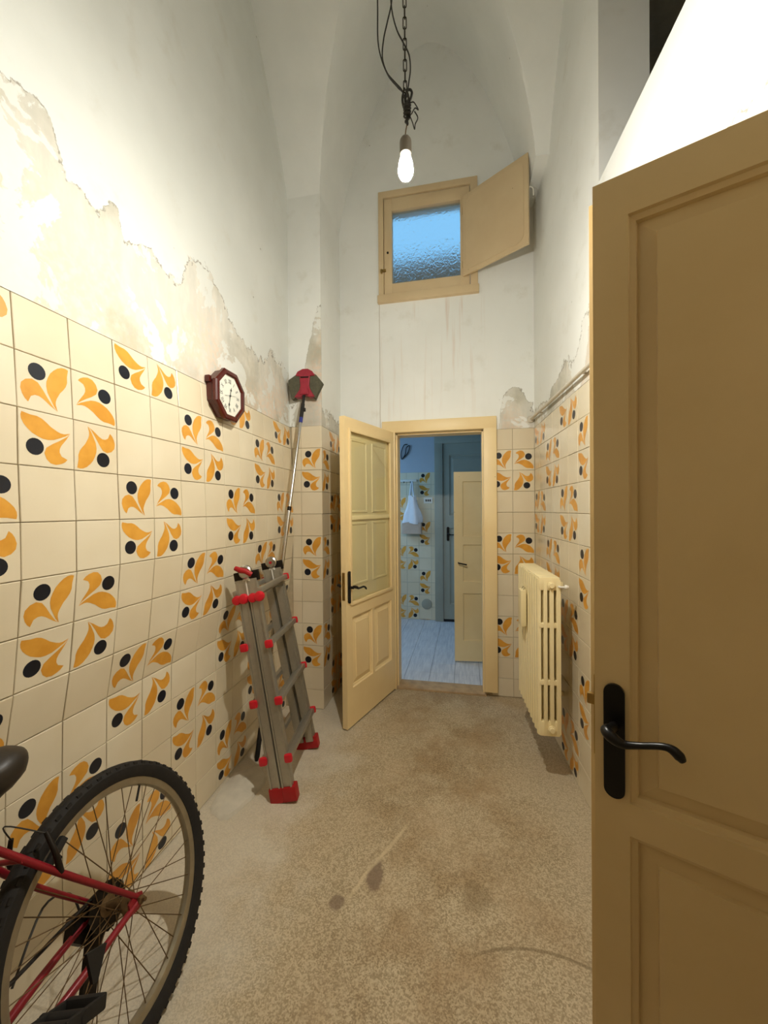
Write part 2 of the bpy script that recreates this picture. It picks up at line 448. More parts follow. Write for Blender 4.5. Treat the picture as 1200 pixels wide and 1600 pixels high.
def place(name, me, parent=None, mat=None):
    o = bpy.data.objects.new(name, me); COL.objects.link(o)
    if parent is not None: o.parent = parent
    if mat is not None: o.matrix_basis = mat
    return o
def tag(o, label, cat=None, group=None, kind=None):
    o['label'] = label
    if cat: o['category'] = cat
    if group: o['group'] = group
    if kind: o['kind'] = kind
    return o
def thing(name, label, cat, mat=None, group=None, kind=None):
    o = bpy.data.objects.new(name, None); COL.objects.link(o); o.empty_display_size = 0.05
    if mat is not None: o.matrix_basis = mat
    return tag(o, label, cat, group, kind)
def frame(o, x, y, z):
    m = Matrix((Vector(x), Vector(y), Vector(z))).transposed().to_4x4(); m.translation = Vector(o); return m
def lerp(a, b, t): return a + (b - a) * t
def smooth_path(pts, n=6):
    out = []
    for i in range(len(pts) - 1):
        p0 = pts[max(i - 1, 0)]; p1 = pts[i]; p2 = pts[i + 1]; p3 = pts[min(i + 2, len(pts) - 1)]
        for k in range(n):
            t = k / n
            out.append(0.5 * ((2 * p1) + (p2 - p0) * t + (2 * p0 - 5 * p1 + 4 * p2 - p3) * t * t + (3 * p1 - p0 - 3 * p2 + p3) * t ** 3))
    out.append(pts[-1]); return out
def smoothstep(t): t = max(0, min(1, t)); return t * t * (3 - 2 * t)

# ------------------------------------------------------------------ room dimensions
T = 0.15                     # wall tile
ZTOP = 1.933                 # top of the tiled dado
D = 2.9752                   # back wall
DP = 2.5523                  # front of the pier
XP = -0.9534                 # right face of the pier
YF = -0.80                   # wall behind the camera
ZS = 3.49                    # springing of the vault
ROWX = [-1.150, -1.1401, -1.1331, -1.1322, -1.1268, -1.1267, -1.1407, -1.1575, -1.1858, -1.1893, -1.1917, -1.1929, -1.193, -1.193]
def xl(y, z):
    """face of the bulging left wall"""
    k = (ZTOP - z) / T
    if k <= 0: b = -1.150 - 0.006 * min(1, -k / 3)
    else:
        i = min(int(k), 12); b = lerp(ROWX[i], ROWX[i + 1], min(k - i, 1))
    return b - 0.034 * smoothstep((y - 1.55) / 0.95)
def xr(y): return 0.653 - 0.0578 * y

def fgrid(mb, us, vs, fn):
    g = [[mb.bm.verts.new(fn(u, v)) for v in vs] for u in us]
    for i in range(len(us) - 1):
        for j in range(len(vs) - 1):
            mb.bm.faces.new((g[i][j], g[i + 1][j], g[i + 1][j + 1], g[i][j + 1]))
def holes_wall(mb, us, vs, holes, front, back):
    """slab with rectangular holes: front(u,v)/back(u,v) give the two faces"""
    us = sorted(set(us) | {h[0] for h in holes} | {h[1] for h in holes})
    vs = sorted(set(vs) | {h[2] for h in holes} | {h[3] for h in holes})
    inside = lambda i, j: any(h[0] - 1e-6 <= us[i] and us[i + 1] <= h[1] + 1e-6 and h[2] - 1e-6 <= vs[j] and vs[j + 1] <= h[3] + 1e-6 for h in holes)
    A = [[mb.bm.verts.new(front(u, v)) for v in vs] for u in us]
    B = [[mb.bm.verts.new(back(u, v)) for v in vs] for u in us]
    nu, nv = len(us) - 1, len(vs) - 1
    solid = lambda i, j: 0 <= i < nu and 0 <= j < nv and not inside(i, j)
    for i in range(nu):
        for j in range(nv):
            if not solid(i, j): continue
            mb.bm.faces.new((A[i][j], A[i + 1][j], A[i + 1][j + 1], A[i][j + 1]))
            mb.bm.faces.new((B[i][j], B[i][j + 1], B[i + 1][j + 1], B[i + 1][j]))
            if not solid(i - 1, j): mb.bm.faces.new((A[i][j], A[i][j + 1], B[i][j + 1], B[i][j]))
            if not solid(i + 1, j): mb.bm.faces.new((A[i + 1][j], B[i + 1][j], B[i + 1][j + 1], A[i + 1][j + 1]))
            if not solid(i, j - 1): mb.bm.faces.new((A[i][j], B[i][j], B[i + 1][j], A[i + 1][j]))
            if not solid(i, j + 1): mb.bm.faces.new((A[i][j + 1], A[i + 1][j + 1], B[i + 1][j + 1], B[i][j + 1]))

# ------------------------------------------------------------------ structure
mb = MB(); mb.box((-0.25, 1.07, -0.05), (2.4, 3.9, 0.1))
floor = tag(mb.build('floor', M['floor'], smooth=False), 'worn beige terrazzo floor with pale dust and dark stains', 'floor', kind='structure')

mb = MB()
ys = [YF + (2.62 - YF) * i / 40 for i in range(41)]
zs = [0.0] + [ZTOP - T * k for k in range(12, -1, -1)]
G = 0.007
fgrid(mb, ys, zs, lambda y, z: Vector((xl(y, z) - G, y, z)))
before = mb.mark()
zs2 = [ZTOP + (5.1 - ZTOP) * i / 16 for i in range(17)]
fgrid(mb, ys, zs2, lambda y, z: Vector((xl(y, z) + 0.001, y, z)))
fgrid(mb, ys, [0, 1], lambda y, t: Vector((xl(y, ZTOP) + (0.001 if t else -G), y, ZTOP)))
mb.setmat(before, 1)
wall_left = tag(mb.build('wall_left', [M['grout'], M['pl_left']], fix=False), 'long left wall, flower tiles below flaking whitewash', 'wall', kind='structure')

# pier at the far left corner
mb = MB()
def pier_pts(z, g): return [Vector((-1.30, DP - g if False else DP + g, z)), Vector((XP - g, DP + g, z)), Vector((XP - g, D + 0.02, z))]
fgrid(mb, [0, 1, 2], [0.0, ZTOP], lambda i, z: pier_pts(z, G)[int(i)])
before = mb.mark()
fgrid(mb, [0, 1, 2], [ZTOP, 2.4, 2.9, 3.5, 5.0], lambda i, z: pier_pts(z, -0.001)[int(i)])
fgrid(mb, [0, 1, 2], [0, 1], lambda i, t: pier_pts(ZTOP, G if t == 0 else -0.001)[int(i)])
mb.setmat(before, 1)
wall_pier = tag(mb.build('wall_pier', [M['grout'], M['pl_pier']], smooth=False), 'narrow corner pier behind the mop, tiled below and plastered above', 'wall', kind='structure')

# back wall with doorway and high window
DOOR = (-0.518, 0.129, 0.0, 1.935)
WIN = (-0.600, 0.045, 2.985, 3.713)
def build_back():
    mb = MB()
    holes_wall(mb, [-1.0, 0.75], [0, ZTOP], [DOOR], lambda u, v: Vector((u, D + G, v)), lambda u, v: Vector((u, D + 0.13, v)))
    before = mb.mark()
    holes_wall(mb, [-1.0, 0.75], [ZTOP, 5.05], [WIN, (DOOR[0], DOOR[1], ZTOP, 1.935)], lambda u, v: Vector((u, D, v)), lambda u, v: Vector((u, D + 0.13, v)))
    mb.setmat(before, 1)
    return tag(mb.build('wall_back', [M['grout'], M['pl_back']], smooth=False), 'far end wall with doorway below and small window high up', 'wall', kind='structure')
wall_back = build_back()

# right wall, skewed, with a loft opening high up
LOFT = (1.205, 1.80, 2.71, 3.72)
def build_right():
    mb = MB()
    fgrid(mb, [YF, 3.0], [0, ZTOP], lambda y, z: Vector((xr(y) + G, y, z)))
    before = mb.mark()
    holes_wall(mb, [YF, 3.0], [ZTOP, 5.05], [LOFT], lambda u, v: Vector((xr(u), u, v)), lambda u, v: Vector((xr(u) + 0.19, u, v)))
    mb.setmat(before, 1)
    b2 = mb.mark()
    # unlit loft behind the opening
    x0, x1, y0, y1, z0, z1 = 0.72, 1.7, 0.9, 2.5, 2.6, 3.9
    q = [Vector(p) for p in ((x0, y0, z0), (x1, y0, z0), (x1, y1, z0), (x0, y1, z0), (x0, y0, z1), (x1, y0, z1), (x1, y1, z1), (x0, y1, z1))]
    v = [mb.bm.verts.new(p) for p in q]
    for f in ((0, 1, 2, 3), (4, 7, 6, 5), (0, 4, 5, 1), (1, 5, 6, 2), (2, 6, 7, 3)): mb.bm.faces.new([v[i] for i in f])
    mb.setmat(b2, 2)
    return tag(mb.build('wall_right', [M['grout'], M['pl_right'], M['dark']], smooth=False, fix=False), 'right wall with flower tiles, pipe and dark loft opening above', 'wall', kind='structure')
wall_right = build_right()

mb = MB(); fgrid(mb, [-1.3, 0.8], [0, 5.05], lambda x, z: Vector((x, YF, z)))
tag(mb.build('wall_front', M['bounce_brown'], smooth=False), 'unseen wall behind the viewer, toned brown to hold down bounced light', 'wall', kind='structure')  # out of view; tone added to keep bounce off the near door

# star-like groin vault
def prof(e): e = max(0.0, min(1.0, e)); return (1 - (1 - e) ** 1.8) ** 0.8
AX0, AX1 = XP, 0.428
BY0, BY1 = YF + 0.05, DP
def vz(x, y):
    z = ZS
    if AX0 < x < AX1:
        e = min(x - AX0, AX1 - x) / ((AX1 - AX0) / 2)
        R = lerp(1.0, 1.33, smoothstep((y - 2.1) / (D - 2.1)))
        z = max(z, ZS + R * prof(e))
    if BY0 < y < BY1:
        e = min(y - BY0, BY1 - y) / ((BY1 - BY0) / 2)
        z = max(z, ZS + 1.40 * prof(e))
    return z
def cspace(a, b, n):
    out = []
    for i in range(n + 1):
        t = i / n
        e = 2 * t if t < .5 else 2 - 2 * t
        q = (e ** 1.9) / 2
        out.append(lerp(a, b, q if t < .5 else 1 - q))
    return out
def build_vault():
    mb = MB()
    xs = [-1.32] + [AX0 - 1e-4] + cspace(AX0, AX1, 72) + [AX1 + 1e-4, 0.86]
    yb = [BY0 - 0.06, BY0 - 1e-4] + cspace(BY0, BY1, 110) + [BY1 + 1e-4] + [lerp(DP, D + .05, i / 8) for i in range(1, 9)]
    g = [[mb.bm.verts.new((x, y, vz(x, y))) for y in yb] for x in xs]
    mx, my = (AX0 + AX1) / 2, (BY0 + BY1) / 2
    for i in range(len(xs) - 1):
        for j in range(len(yb) - 1):
            a, b, c, d = g[i][j], g[i + 1][j], g[i + 1][j + 1], g[i][j + 1]
            if ((xs[i] < mx) == (yb[j] < my)): mb.bm.faces.new((a, b, c)); mb.bm.faces.new((a, c, d))
            else: mb.bm.faces.new((a, b, d)); mb.bm.faces.new((b, c, d))
    return tag(mb.build('ceiling', M['vault'], angle=28, fix=False), 'high whitewashed groin vault', 'ceiling', kind='structure')
build_vault()

# ------------------------------------------------------------------ wall tiles (every tile its own piece)
BIG = [(.946, .946), (.885, .962), (.817, .955), (.735, .915), (.661, .85), (.595, .775), (.547, .68), (.515, .59), (.508, .5), (.526, .389), (.571, .291), (.631, .165), (.703, .069),
       (.672, .19), (.675, .255), (.698, .32), (.764, .442), (.83, .52), (.885, .6), (.916, .687), (.918, .803)]
SMALL = [(.179, .13), (.125, .18), (.085, .25), (.056, .354), (.075, .454), (.149, .53), (.256, .567), (.36, .529), (.446, .414), (.52, .29), (.63, .131), (.703, .069),
         (.571, .148), (.439, .247), (.37, .28), (.30, .282), (.23, .245)]
def tile_mesh(name, deco, s=T - 0.0022):
    mb = MB(); h = s / 2; b = 0.0016; th = 0.0065
    o = [(-h, -h), (h, -h), (h, h), (-h, h)]; i_ = [(-h + b, -h + b), (h - b, -h + b), (h - b, h - b), (-h + b, h - b)]
    v0 = [mb.bm.verts.new((x, y, -th)) for x, y in o]; v1 = [mb.bm.verts.new((x, y, -b * .7)) for x, y in o]; v2 = [mb.bm.verts.new((x, y, 0)) for x, y in i_]
    for A, B in ((v0, v1), (v1, v2)):
        for k in range(4): mb.bm.faces.new((A[k], A[(k + 1) % 4], B[(k + 1) % 4], B[k]))
    mb.bm.faces.new(v2)
    if deco:
        def poly(pts, m):
            f = mb.bm.faces.new([mb.bm.verts.new(((x - .5) * s, (y - .5) * s, 0.0003)) for x, y in pts]); f.normal_update()
            if f.normal.z < 0: f.normal_flip()
            f.material_index = m
            bmesh.ops.triangulate(mb.bm, faces=[f])
        poly(BIG, 1); poly(SMALL, 1)
        poly([(.353 + .155 * math.cos(2 * PI * k / 20), .728 + .155 * math.sin(2 * PI * k / 20)) for k in range(20)], 2)
    return mb.mesh(name, [M['tile'], M['leaf'], M['dot']], smooth=False, fix=False)
ME_PLAIN = tile_mesh('tile', False); ME_DECO = tile_mesh('flower_tile', True)
def rot_of(c, r):
    """quarter turns (clockwise) for the tile at column c, row r; None for a plain tile"""
    if ((c // 2) + ((r + 1) // 2)) % 2 == 0: return None
    right = c % 2; lower = (r + 1) % 2
    return {(0, 0): 0, (1, 0): 1, (1, 1): 2, (0, 1): 3}[(right, lower)]
RT = random.Random(3)
def put_tile(parent, centre, u, v, n, c, r, su=1.0, sv=1.0, deco=True):
    u, v, n = Vector(u).normalized(), Vector(v).normalized(), Vector(n).normalized()
    k = rot_of(c, r) if deco else None
    a = RT.uniform(-0.006, 0.006)
    m = frame(Vector(centre) + n * RT.uniform(-0.0006, 0.0008), u, v, n)
    m = m @ Matrix.Rotation(a * 0.5, 4, 'Z') @ Matrix.Rotation(RT.uniform(-.005, .005), 4, 'X') @ Matrix.Rotation(RT.uniform(-.005, .005), 4, 'Y')
    m = m @ Matrix.Diagonal((su, sv, 1, 1))
    if k is None: place('tile', ME_PLAIN, parent, m)
    else: place('flower_tile', ME_DECO, parent, m @ Matrix.Rotation(-k * PI / 2, 4, 'Z'))
def row_geom(r):
    """top z and height of a row; the last row is cut at the floor"""
    z1 = ZTOP - r * T; z0 = max(z1 - T, 0.002)
    return (z0 + z1) / 2, (z1 - z0) / T
# left wall
Y0 = 0.8149
for c in range(-4, 12):
    for r in range(13):
        zc, sv = row_geom(r)
        yc = Y0 + (c + .5) * T; su = 1.0
        ycap = DP - 0.002
        # the last columns close up a little towards the pier
        if c >= 9:
            w = (ycap - (Y0 + 9 * T)) / 3.0
            yc = Y0 + 9 * T + (c - 9 + .5) * w; su = w / T
        x0, x1 = xl(yc, zc - T * sv / 2), xl(yc, zc + T * sv / 2)
        xa, xb = xl(yc - T * su / 2, zc), xl(yc + T * su / 2, zc)
        v = Vector((x1 - x0, 0, T * sv)); u = Vector((xb - xa, T * su, 0)); n = u.cross(v)
        v = n.cross(u)
        put_tile(wall_left, ((x0 + x1) / 2, yc, zc), u, v, n, c, r, su, sv)
# pier front: sliver + one full column; pier side: three columns
for r in range(13):
    zc, sv = row_geom(r)
    put_tile(wall_pier, (XP - T / 2, DP, zc), (1, 0, 0), (0, 0, 1), (0, -1, 0), 0, r, 1, sv)
    put_tile(wall_pier, (XP - T - 0.033, DP, zc), (1, 0, 0), (0, 0, 1), (0, -1, 0), 3, r, 0.44, sv, False)
    for c in range(3):
        w = T if c < 2 else (D - DP - 2 * T)
        put_tile(wall_pier, (XP, DP + (c * T + w / 2), zc), (0, 1, 0), (0, 0, 1), (1, 0, 0), c + 1, r, w / T, sv)
# back wall: right of the door frame and left of it
for r in range(13):
    zc, sv = row_geom(r)
    for c in range(2):
        put_tile(wall_back, (0.4813 - T * (1.5 - c), D, zc), (1, 0, 0), (0, 0, 1), (0, -1, 0), c, r, 1, sv)
    for c in range(2):
        put_tile(wall_back, (XP + T * (c + .5) + .02, D, zc), (1, 0, 0), (0, 0, 1), (0, -1, 0), c + 2, r, 1, sv)
# right wall
nr = Vector((-1, -0.0578, 0)).normalized(); ur = Vector((0.0578, -1, 0)).normalized()
for c in range(0, 16):
    for r in range(13):
        zc, sv = row_geom(r)
        y = D - 0.004 - (c + .5) * T * 0.9983
        put_tile(wall_right, (xr(y), y, zc), ur, (0, 0, 1), nr, c + 2, r, 1, sv)

# cement patch left on the floor against the left wall
mb = MB(); rings = []
for k, (rr, hh) in enumerate([(1.0, 0.0), (.92, .012), (.62, .022), (.25, .030)]):
    ring = []
    for i in range(22):
        a = 2 * PI * i / 22
        w = 1 + 0.28 * noise.noise(Vector((math.cos(a) * 1.7, math.sin(a) * 1.7, 3.1)))
        ring.append(Vector((-1.085 + 0.10 * rr * w * math.cos(a), 1.74 + 0.17 * rr * w * math.sin(a), 0.0005 + hh * (1 + .4 * noise.noise(Vector((math.cos(a) * 3, math.sin(a) * 3, k)))))))
    rings.append(ring)
mb.loft(rings); mb.build('cement_patch', M['cement'], floor)

# threshold strip under the far doorway
mb = MB(); mb.box((-0.19, 3.03, 0.004), (0.66, 0.15, 0.02), bev=0.004)
tag(mb.build('trim_1', M['wood']), 'worn pale threshold strip in the doorway', 'threshold', kind='structure')

# ------------------------------------------------------------------ doors
def lever_handle(parent, mat, plate_h=0.20, plate_w=0.034, length=0.10, flip=1, path=None):
    """backplate + curved lever; local x along the leaf, z up, -y out of the face"""
    mb = MB(); hw = plate_w / 2; out = []
    for k in range(13): a = PI * k / 12; out.append((hw * math.cos(a), plate_h / 2 - hw + hw * math.sin(a)))
    for k in range(13): a = PI + PI * k / 12; out.append((hw * math.cos(a), -plate_h / 2 + hw + hw * math.sin(a)))
    mb.prism(out, frame((0, 0, 0), (1, 0, 0), (0, 0, 1), (0, -1, 0)), 0, 0.007)
    h = mb.build('handle_plate', M['iron'], parent); h.matrix_basis = mat
    mb = MB(); f = flip
    mb.tube([(0, 0, 0), (0, -.012, 0), (0, -.034, 0)], [.011, .0085, .0085], 12)
    L = length
    if path:
        mb = MB(); mb.tube(smooth_path([Vector(p) for p in path[0]], 4), [lerp(path[1][i], path[1][i + 1], k / 4) for i in range(len(path[1]) - 1) for k in range(4)] + [path[1][-1]], 12)
        g = mb.build('lever', M['iron'], parent); g.matrix_basis = mat
        return h
    mb.tube([(0, -.030, .004), (0, -.044, .006), (f * .012, -.052, .002), (f * .03, -.05, -.007), (f * .05 * L / .1, -.046, -.009), (f * .072 * L / .1, -.044, -.008), (f * .088 * L / .1, -.043, -.013), (f * .098 * L / .1, -.043, -.024), (f * .104 * L / .1, -.043, -.032)],
            [.0085, .0095, .009, .007, .006, .006, .0065, .0075, .004], 10)
    g = mb.build('lever', M['iron'], parent); g.matrix_basis = mat
    return h

def bevel_panel(mb, x0, x1, z0, z1, y):
    mb.panel(x0, x1, z0, z1, y, [(0, 0), (0.004, .009), (.014, .012), (.016, .015), (.045, .008), (.048, .005)])

def leaf_with_panels(name, mat, parent, w, h, th, panels, y=0.0):
    """door leaf: front face at y, rectangular panel openings left free, back at y+th"""
    mb = MB()
    holes_wall(mb, [0, w], [0, h], panels, lambda u, v: Vector((u, y, v)), lambda u, v: Vector((u, y + th, v)))
    return mb.build(name, mat, parent, smooth=False)

# --- door 1: far doorway, leaf swung into the room
d1 = thing('door_1', 'cream panelled door standing open at the far end, in its frame', 'door', kind='structure')
for nm, c, s in (('frame_jamb', (-0.5675, D - 0.012, 0.99), (0.099, 0.045, 1.98)), ('frame_jamb', (0.174, D - 0.012, 1.0), (0.092, 0.045, 1.93)),
                 ('frame_head', (-0.199, D - 0.012, 1.98), (0.838, 0.046, 0.088))):
    mb = MB(); mb.box(c, s, bev=0.005); mb.build(nm, M['cream'], d1)
for nm, c, s in (('jamb_lining', (-0.5125, D + .07, 0.97), (0.012, 0.12, 1.93)), ('jamb_lining', (0.1235, D + .07, 0.97), (0.012, 0.12, 1.93)), ('head_lining', (-0.194, D + .07, 1.929), (0.64, 0.12, 0.012))):
    mb = MB(); mb.box(c, s); mb.build(nm, M['cream'], d1)
LW, LH, LT = 0.645, 1.925, 0.036
hinge = Vector((-0.5235, 2.945, 0.012)); tip = Vector((-0.712, 2.347, 0.012))
e1 = (tip - hinge).normalized()
# local x from hinge to tip, local -y = visible face (towards the viewer's right)
yv = Vector((0, 0, 1)).cross(e1)
leafm = frame(hinge, e1, yv, (0, 0, 1)) @ Matrix.Rotation(0.006, 4, 'Y')
UP = (0.055, 0.595, 0.765, 1.850)
PA, PB = (0.062, 0.305, 0.235, 0.68), (0.335, 0.58, 0.235, 0.68)
# the visible face must be on the side of the viewer: check sign
side = -1.0 if yv.dot(Vector((0, 0, CAM_H)) - hinge) > 0 else 1.0
if side < 0: leafm = frame(hinge, e1, -yv, (0, 0, 1)) @ Matrix.Rotation(0.006, 4, 'Y')
leaf = leaf_with_panels('leaf', M['cream'], d1, LW, LH, LT, [UP, PA, PB]); leaf.matrix_basis = leafm
for p in (PA, PB):
    mb = MB(); bevel_panel(mb, *p, 0.0); mb.box(((p[0] + p[1]) / 2, .027, (p[2] + p[3]) / 2), (p[1] - p[0], .012, p[3] - p[2])); mb.build('lower_panel', M['cream'], leaf, smooth=False)
mb = MB()
x0, x1, z0, z1 = UP
mb.box(((x0 + x1) / 2, 0.026, (z0 + z1) / 2), (x1 - x0, 0.012, z1 - z0))
board = tag(mb.build('backing_board', M['olive'], leaf, smooth=False), 'olive-cream board behind the glass')
xm = (x0 + x1) / 2; zm = 1.30
for (a, b) in ((x0 + .035, xm - .03), (xm + .03, x1 - .035)):
    for (zz0, zz1) in ((z0 + .10, zm - .03), (zm + .03, z1 - .045)):
        mb = MB()
        mb.panel(a, b, zz0, zz1, 0.020, [(0, 0), (.004, -.006), (.014, -.006), (.018, -.0010), (.022, -.0010)]); o = mb.build('moulding', M['olive'], leaf, smooth=False)
mb = MB(); mb.box(((x0 + x1) / 2, 0.013, zm), (x1 - x0 - .01, 0.012, 0.028), bev=.003); mb.build('glazing_bar', M['olive'], leaf)
mb = MB(); mb.box(((x0 + x1) / 2, 0.011, (z0 + z1) / 2), (x1 - x0, 0.003, z1 - z0)); mb.build('glass_pane', M['pane'], leaf, smooth=False)
mb = MB(); mb.tube([(x0 + .02, .0088, 1.63), (x0 + .12, .0088, 1.69), (x0 + .24, .0088, 1.775)], .0012, 6); mb.build('crack', M['khaki'], leaf)
for (a, b, c_, d_) in ((x0 - .008, x0 + .012, z0 - .008, z1 + .008), (x1 - .012, x1 + .008, z0 - .008, z1 + .008), (x0, x1, z0 - .010, z0 + .012), (x0, x1, z1 - .012, z1 + .010)):
    mb = MB(); mb.box(((a + b) / 2, -0.001, (c_ + d_) / 2), (b - a, 0.016, d_ - c_), bev=.004); mb.build('glazing_bead', M['cream'], leaf)
lever_handle(leaf, Matrix.Translation((LW - 0.032, 0, 0.872)), 0.20, 0.03, 0.13, -1)
lever_handle(leaf, Matrix.Translation((LW - 0.032, LT, 0.872)) @ Matrix.Rotation(PI, 4, 'Z'), 0.20, 0.03, 0.13, 1)
mb = MB(); mb.box((LW + .0008, LT / 2, 0.88), (.002, .02, .17)); mb.box((LW + .005, LT / 2, 0.895), (.012, .011, .02), bev=.002); mb.build('latch', M['brass'], leaf)
for z in (0.25, 1.70):
    mb = MB(); mb.cyl((0.0, LT + .004, z - .05), (0.0, LT + .004, z + .05), .007, 10); mb.build('hinge', M['iron'], leaf)

# --- door 2: near leaf on the right
P1 = Vector((0.251, 0.862, 0.0)); e2 = Vector((0.9056, -0.4239, 0)).normalized(); y2 = Vector((0, 0, 1)).cross(e2)
W2, H2, T2 = 0.392, 1.985, 0.030
d2 = thing('door_2', 'near ochre door leaf with black lever handle at the right edge', 'door', frame(P1 + Vector((0, 0, 0.013)), e2, y2, (0, 0, 1)), kind='structure')
UPP, LOP = (0.060, W2 - .07, 0.778, 1.905), (0.060, W2 - .07, 0.17, 0.716)
leaf2 = leaf_with_panels('leaf', M['ochre'], d2, W2, H2, T2, [UPP, LOP])
for p in (UPP, LOP):
    mb = MB(); mb.panel(*p, 0.0, [(0, 0), (0.002, .007), (.012, .010), (.014, .019), (.044, .014), (.046, .006)])
    mb.box(((p[0] + p[1]) / 2, T2 - .004, (p[2] + p[3]) / 2), (p[1] - p[0], .007, p[3] - p[2]))
    mb.build('raised_panel', M['ochre'], leaf2, smooth=False)
mb = MB(); mb.box((W2 / 2 - .006, T2 + .007, H2 / 2 - .007), (W2 + .012, .014, H2 - .014), bev=.002); mb.build('rebate_lip', M['ochre'], leaf2)
lever_handle(leaf2, Matrix.Translation((0.0345, 0, 0.893)), 0.222, 0.036, 0.098, 1,
             ([(0, .002, .030), (0, -.012, .031), (-.004, -.030, .034), (-.008, -.043, .035), (-.001, -.050, .031), (.010, -.050, .024), (.022, -.047, .0205), (.046, -.045, .026), (.070, -.045, .034), (.084, -.045, .0365), (.094, -.045, .034), (.102, -.045, .027), (.107, -.045, .020)],
              [.012, .009, .0085, .0105, .0110, .0095, .0075, .006, .006, .0065, .0085, .0090, .0055]))
mb = MB(); mb.box((-.0012, T2 * .55, 0.93), (.0025, .02, .16)); mb.box((-.008, T2 * .5, 0.958), (.016, .012, .022), bev=.003); mb.build('latch', M['brass'], leaf2)
for z in (0.25, 1.0, 1.75):
    mb = MB(); mb.cyl((W2 + .004, T2 / 2, z - .05), (W2 + .004, T2 / 2, z + .05), .008, 10); mb.build('hinge', M['iron'], leaf2)

# ------------------------------------------------------------------ high window
w1 = thing('window_1', 'small frosted window high on the end wall with cream shutter swung open', 'window', kind='structure')
mb = MB()
def bar(x0, x1, z0, z1, y0, y1, name, mat, bev=.004):
    mb = MB(); mb.box(((x0 + x1) / 2, (y0 + y1) / 2, (z0 + z1) / 2), (x1 - x0, y1 - y0, z1 - z0), bev=bev)
    return mb.build(name, M[mat], w1)
yo0, yo1 = D - 0.020, D + 0.06
bar(-0.637, -0.597, 2.935, 3.745, yo0, yo1, 'outer_frame_side', 'shutter')
bar(0.045, 0.098, 2.935, 3.745, yo0, yo1, 'outer_frame_side', 'shutter')
bar(-0.637, 0.098, 3.715, 3.765, yo0 + .001, yo1, 'outer_frame_top', 'shutter')
bar(-0.645, 0.105, 2.925, 2.982, yo0 - .012, yo1, 'outer_frame_sill', 'shutter')
ys0, ys1 = D - 0.012, D + 0.045
bar(-0.594, -0.533, 2.990, 3.708, ys0, ys1, 'sash_stile', 'shutter')
bar(-0.026, 0.042, 2.990, 3.708, ys0, ys1, 'sash_stile', 'shutter')
bar(-0.535, -0.024, 3.618, 3.707, ys0 + .001, ys1, 'sash_rail', 'shutter')
bar(-0.535, -0.024, 2.991, 3.068, ys0 + .001, ys1, 'sash_rail', 'shutter')
mb = MB(); mb.box((-0.279, D + 0.022, 3.343), (0.52, 0.006, 0.56)); mb.build('glass_pane', M['frost'], w1, smooth=False)
mb = MB(); mb.box((-0.600, D - 0.024, 3.165), (.045, .008, .02), bev=.002); mb.cyl((-.612, D - .028, 3.145), (-.612, D - .028, 3.175), .007, 8); mb.build('latch', M['brass'], w1)
mb = MB(); mb.cyl((-.565, D - .014, 3.30), (-.565, D - .020, 3.30), .008, 10); mb.build('knob', M['iron'], w1)
bar(-0.600, 0.045, 3.646, 3.713, D + 0.062, D + 0.135, 'outer_lintel', 'white', .002)
# shutter leaf
sh0 = Vector((-0.010, D - 0.026, 3.048)); sh1 = Vector((0.402, 2.672, 3.048)); es = (sh1 - sh0).normalized()
ysn = Vector((0, 0, 1)).cross(es)
SW, SHH = (sh1 - sh0).length, 0.578
shm = frame(sh0, es, ysn, (0, 0, 1))
mb = MB(); mb.box((SW / 2, 0.009, SHH / 2), (SW, 0.018, SHH), bev=.003)
shut = mb.build('shutter', M['shutter'], w1); shut.matrix_basis = shm
out = []
def rr(x0, x1, z0, z1, r):
    o = []
    for cx, cz, a0 in ((x1 - r, z1 - r, 0), (x0 + r, z1 - r, 90), (x0 + r, z0 + r, 180), (x1 - r, z0 + r, 270)):
        for k in range(5): a = math.radians(a0 + 22.5 * k); o.append((cx + r * math.cos(a), cz + r * math.sin(a)))
    return o
mb = MB(); mb.prism(rr(.03, SW - .03, .03, SHH - .03, .05), frame((0, 0, 0), (1, 0, 0), (0, 0, 1), (0, -1, 0)), -0.001, .003); mb.build('shutter_panel', M['shutter'], shut, smooth=False)
mb = MB(); mb.tube([(SW - .004, .02, .37), (SW + .006, .035, .372), (SW + .01, .05, .365), (SW + .008, .06, .33)], .004, 8); mb.build('shutter_hook', M['white'], shut)
for z in (.09, .48):
    mb = MB(); mb.cyl((-.004, .012, z - .025), (-.004, .012, z + .025), .006, 10); mb.build('hinge', M['brass'], shut)
# what the frosted glass looks out on: the parapet of the flat roof beyond
mb = MB(); mb.box((-0.2, 4.15, 3.38), (3.2, 0.2, 1.02))
tag(mb.build('wall_parapet', M['parapet'], smooth=False), 'dark parapet seen blurred through the frosted window', 'wall', kind='structure')

# ------------------------------------------------------------------ pendant bulb on a chain
BX, BY, BZ, KL = -0.162, 1.133, 2.345, 0.873
lamp = thing('pendant_lamp', 'bare glowing bulb hanging on a chain with tangled cables', 'lamp', Matrix.Translation((BX, BY, 0)))
mb = MB()
pr = [(0, -.062), (.012, -.060), (.021, -.053), (.0275, -.040), (.030, -.026), (.0295, -.012), (.027, .002), (.024, .014), (.020, .026), (.0165, .036), (.0145, .042)]
pr = [(r * .83 * KL, ((z - .042) * .87 + .042) * KL) for r, z in pr]
mb.lathe(pr[:5], 20, Matrix.Translation((0, 0, BZ))); mb.build('bulb', M['bulb'], lamp)
mb = MB(); mb.lathe([(pr[4][0] - .0005, pr[4][1] - .0002)] + pr[4:], 20, Matrix.Translation((0, 0, BZ))); mb.build('bulb_neck', M['bulbneck'], lamp)
mb = MB()
SKM = Matrix.Translation((0, 0, BZ)) @ Matrix.Scale(KL, 4)
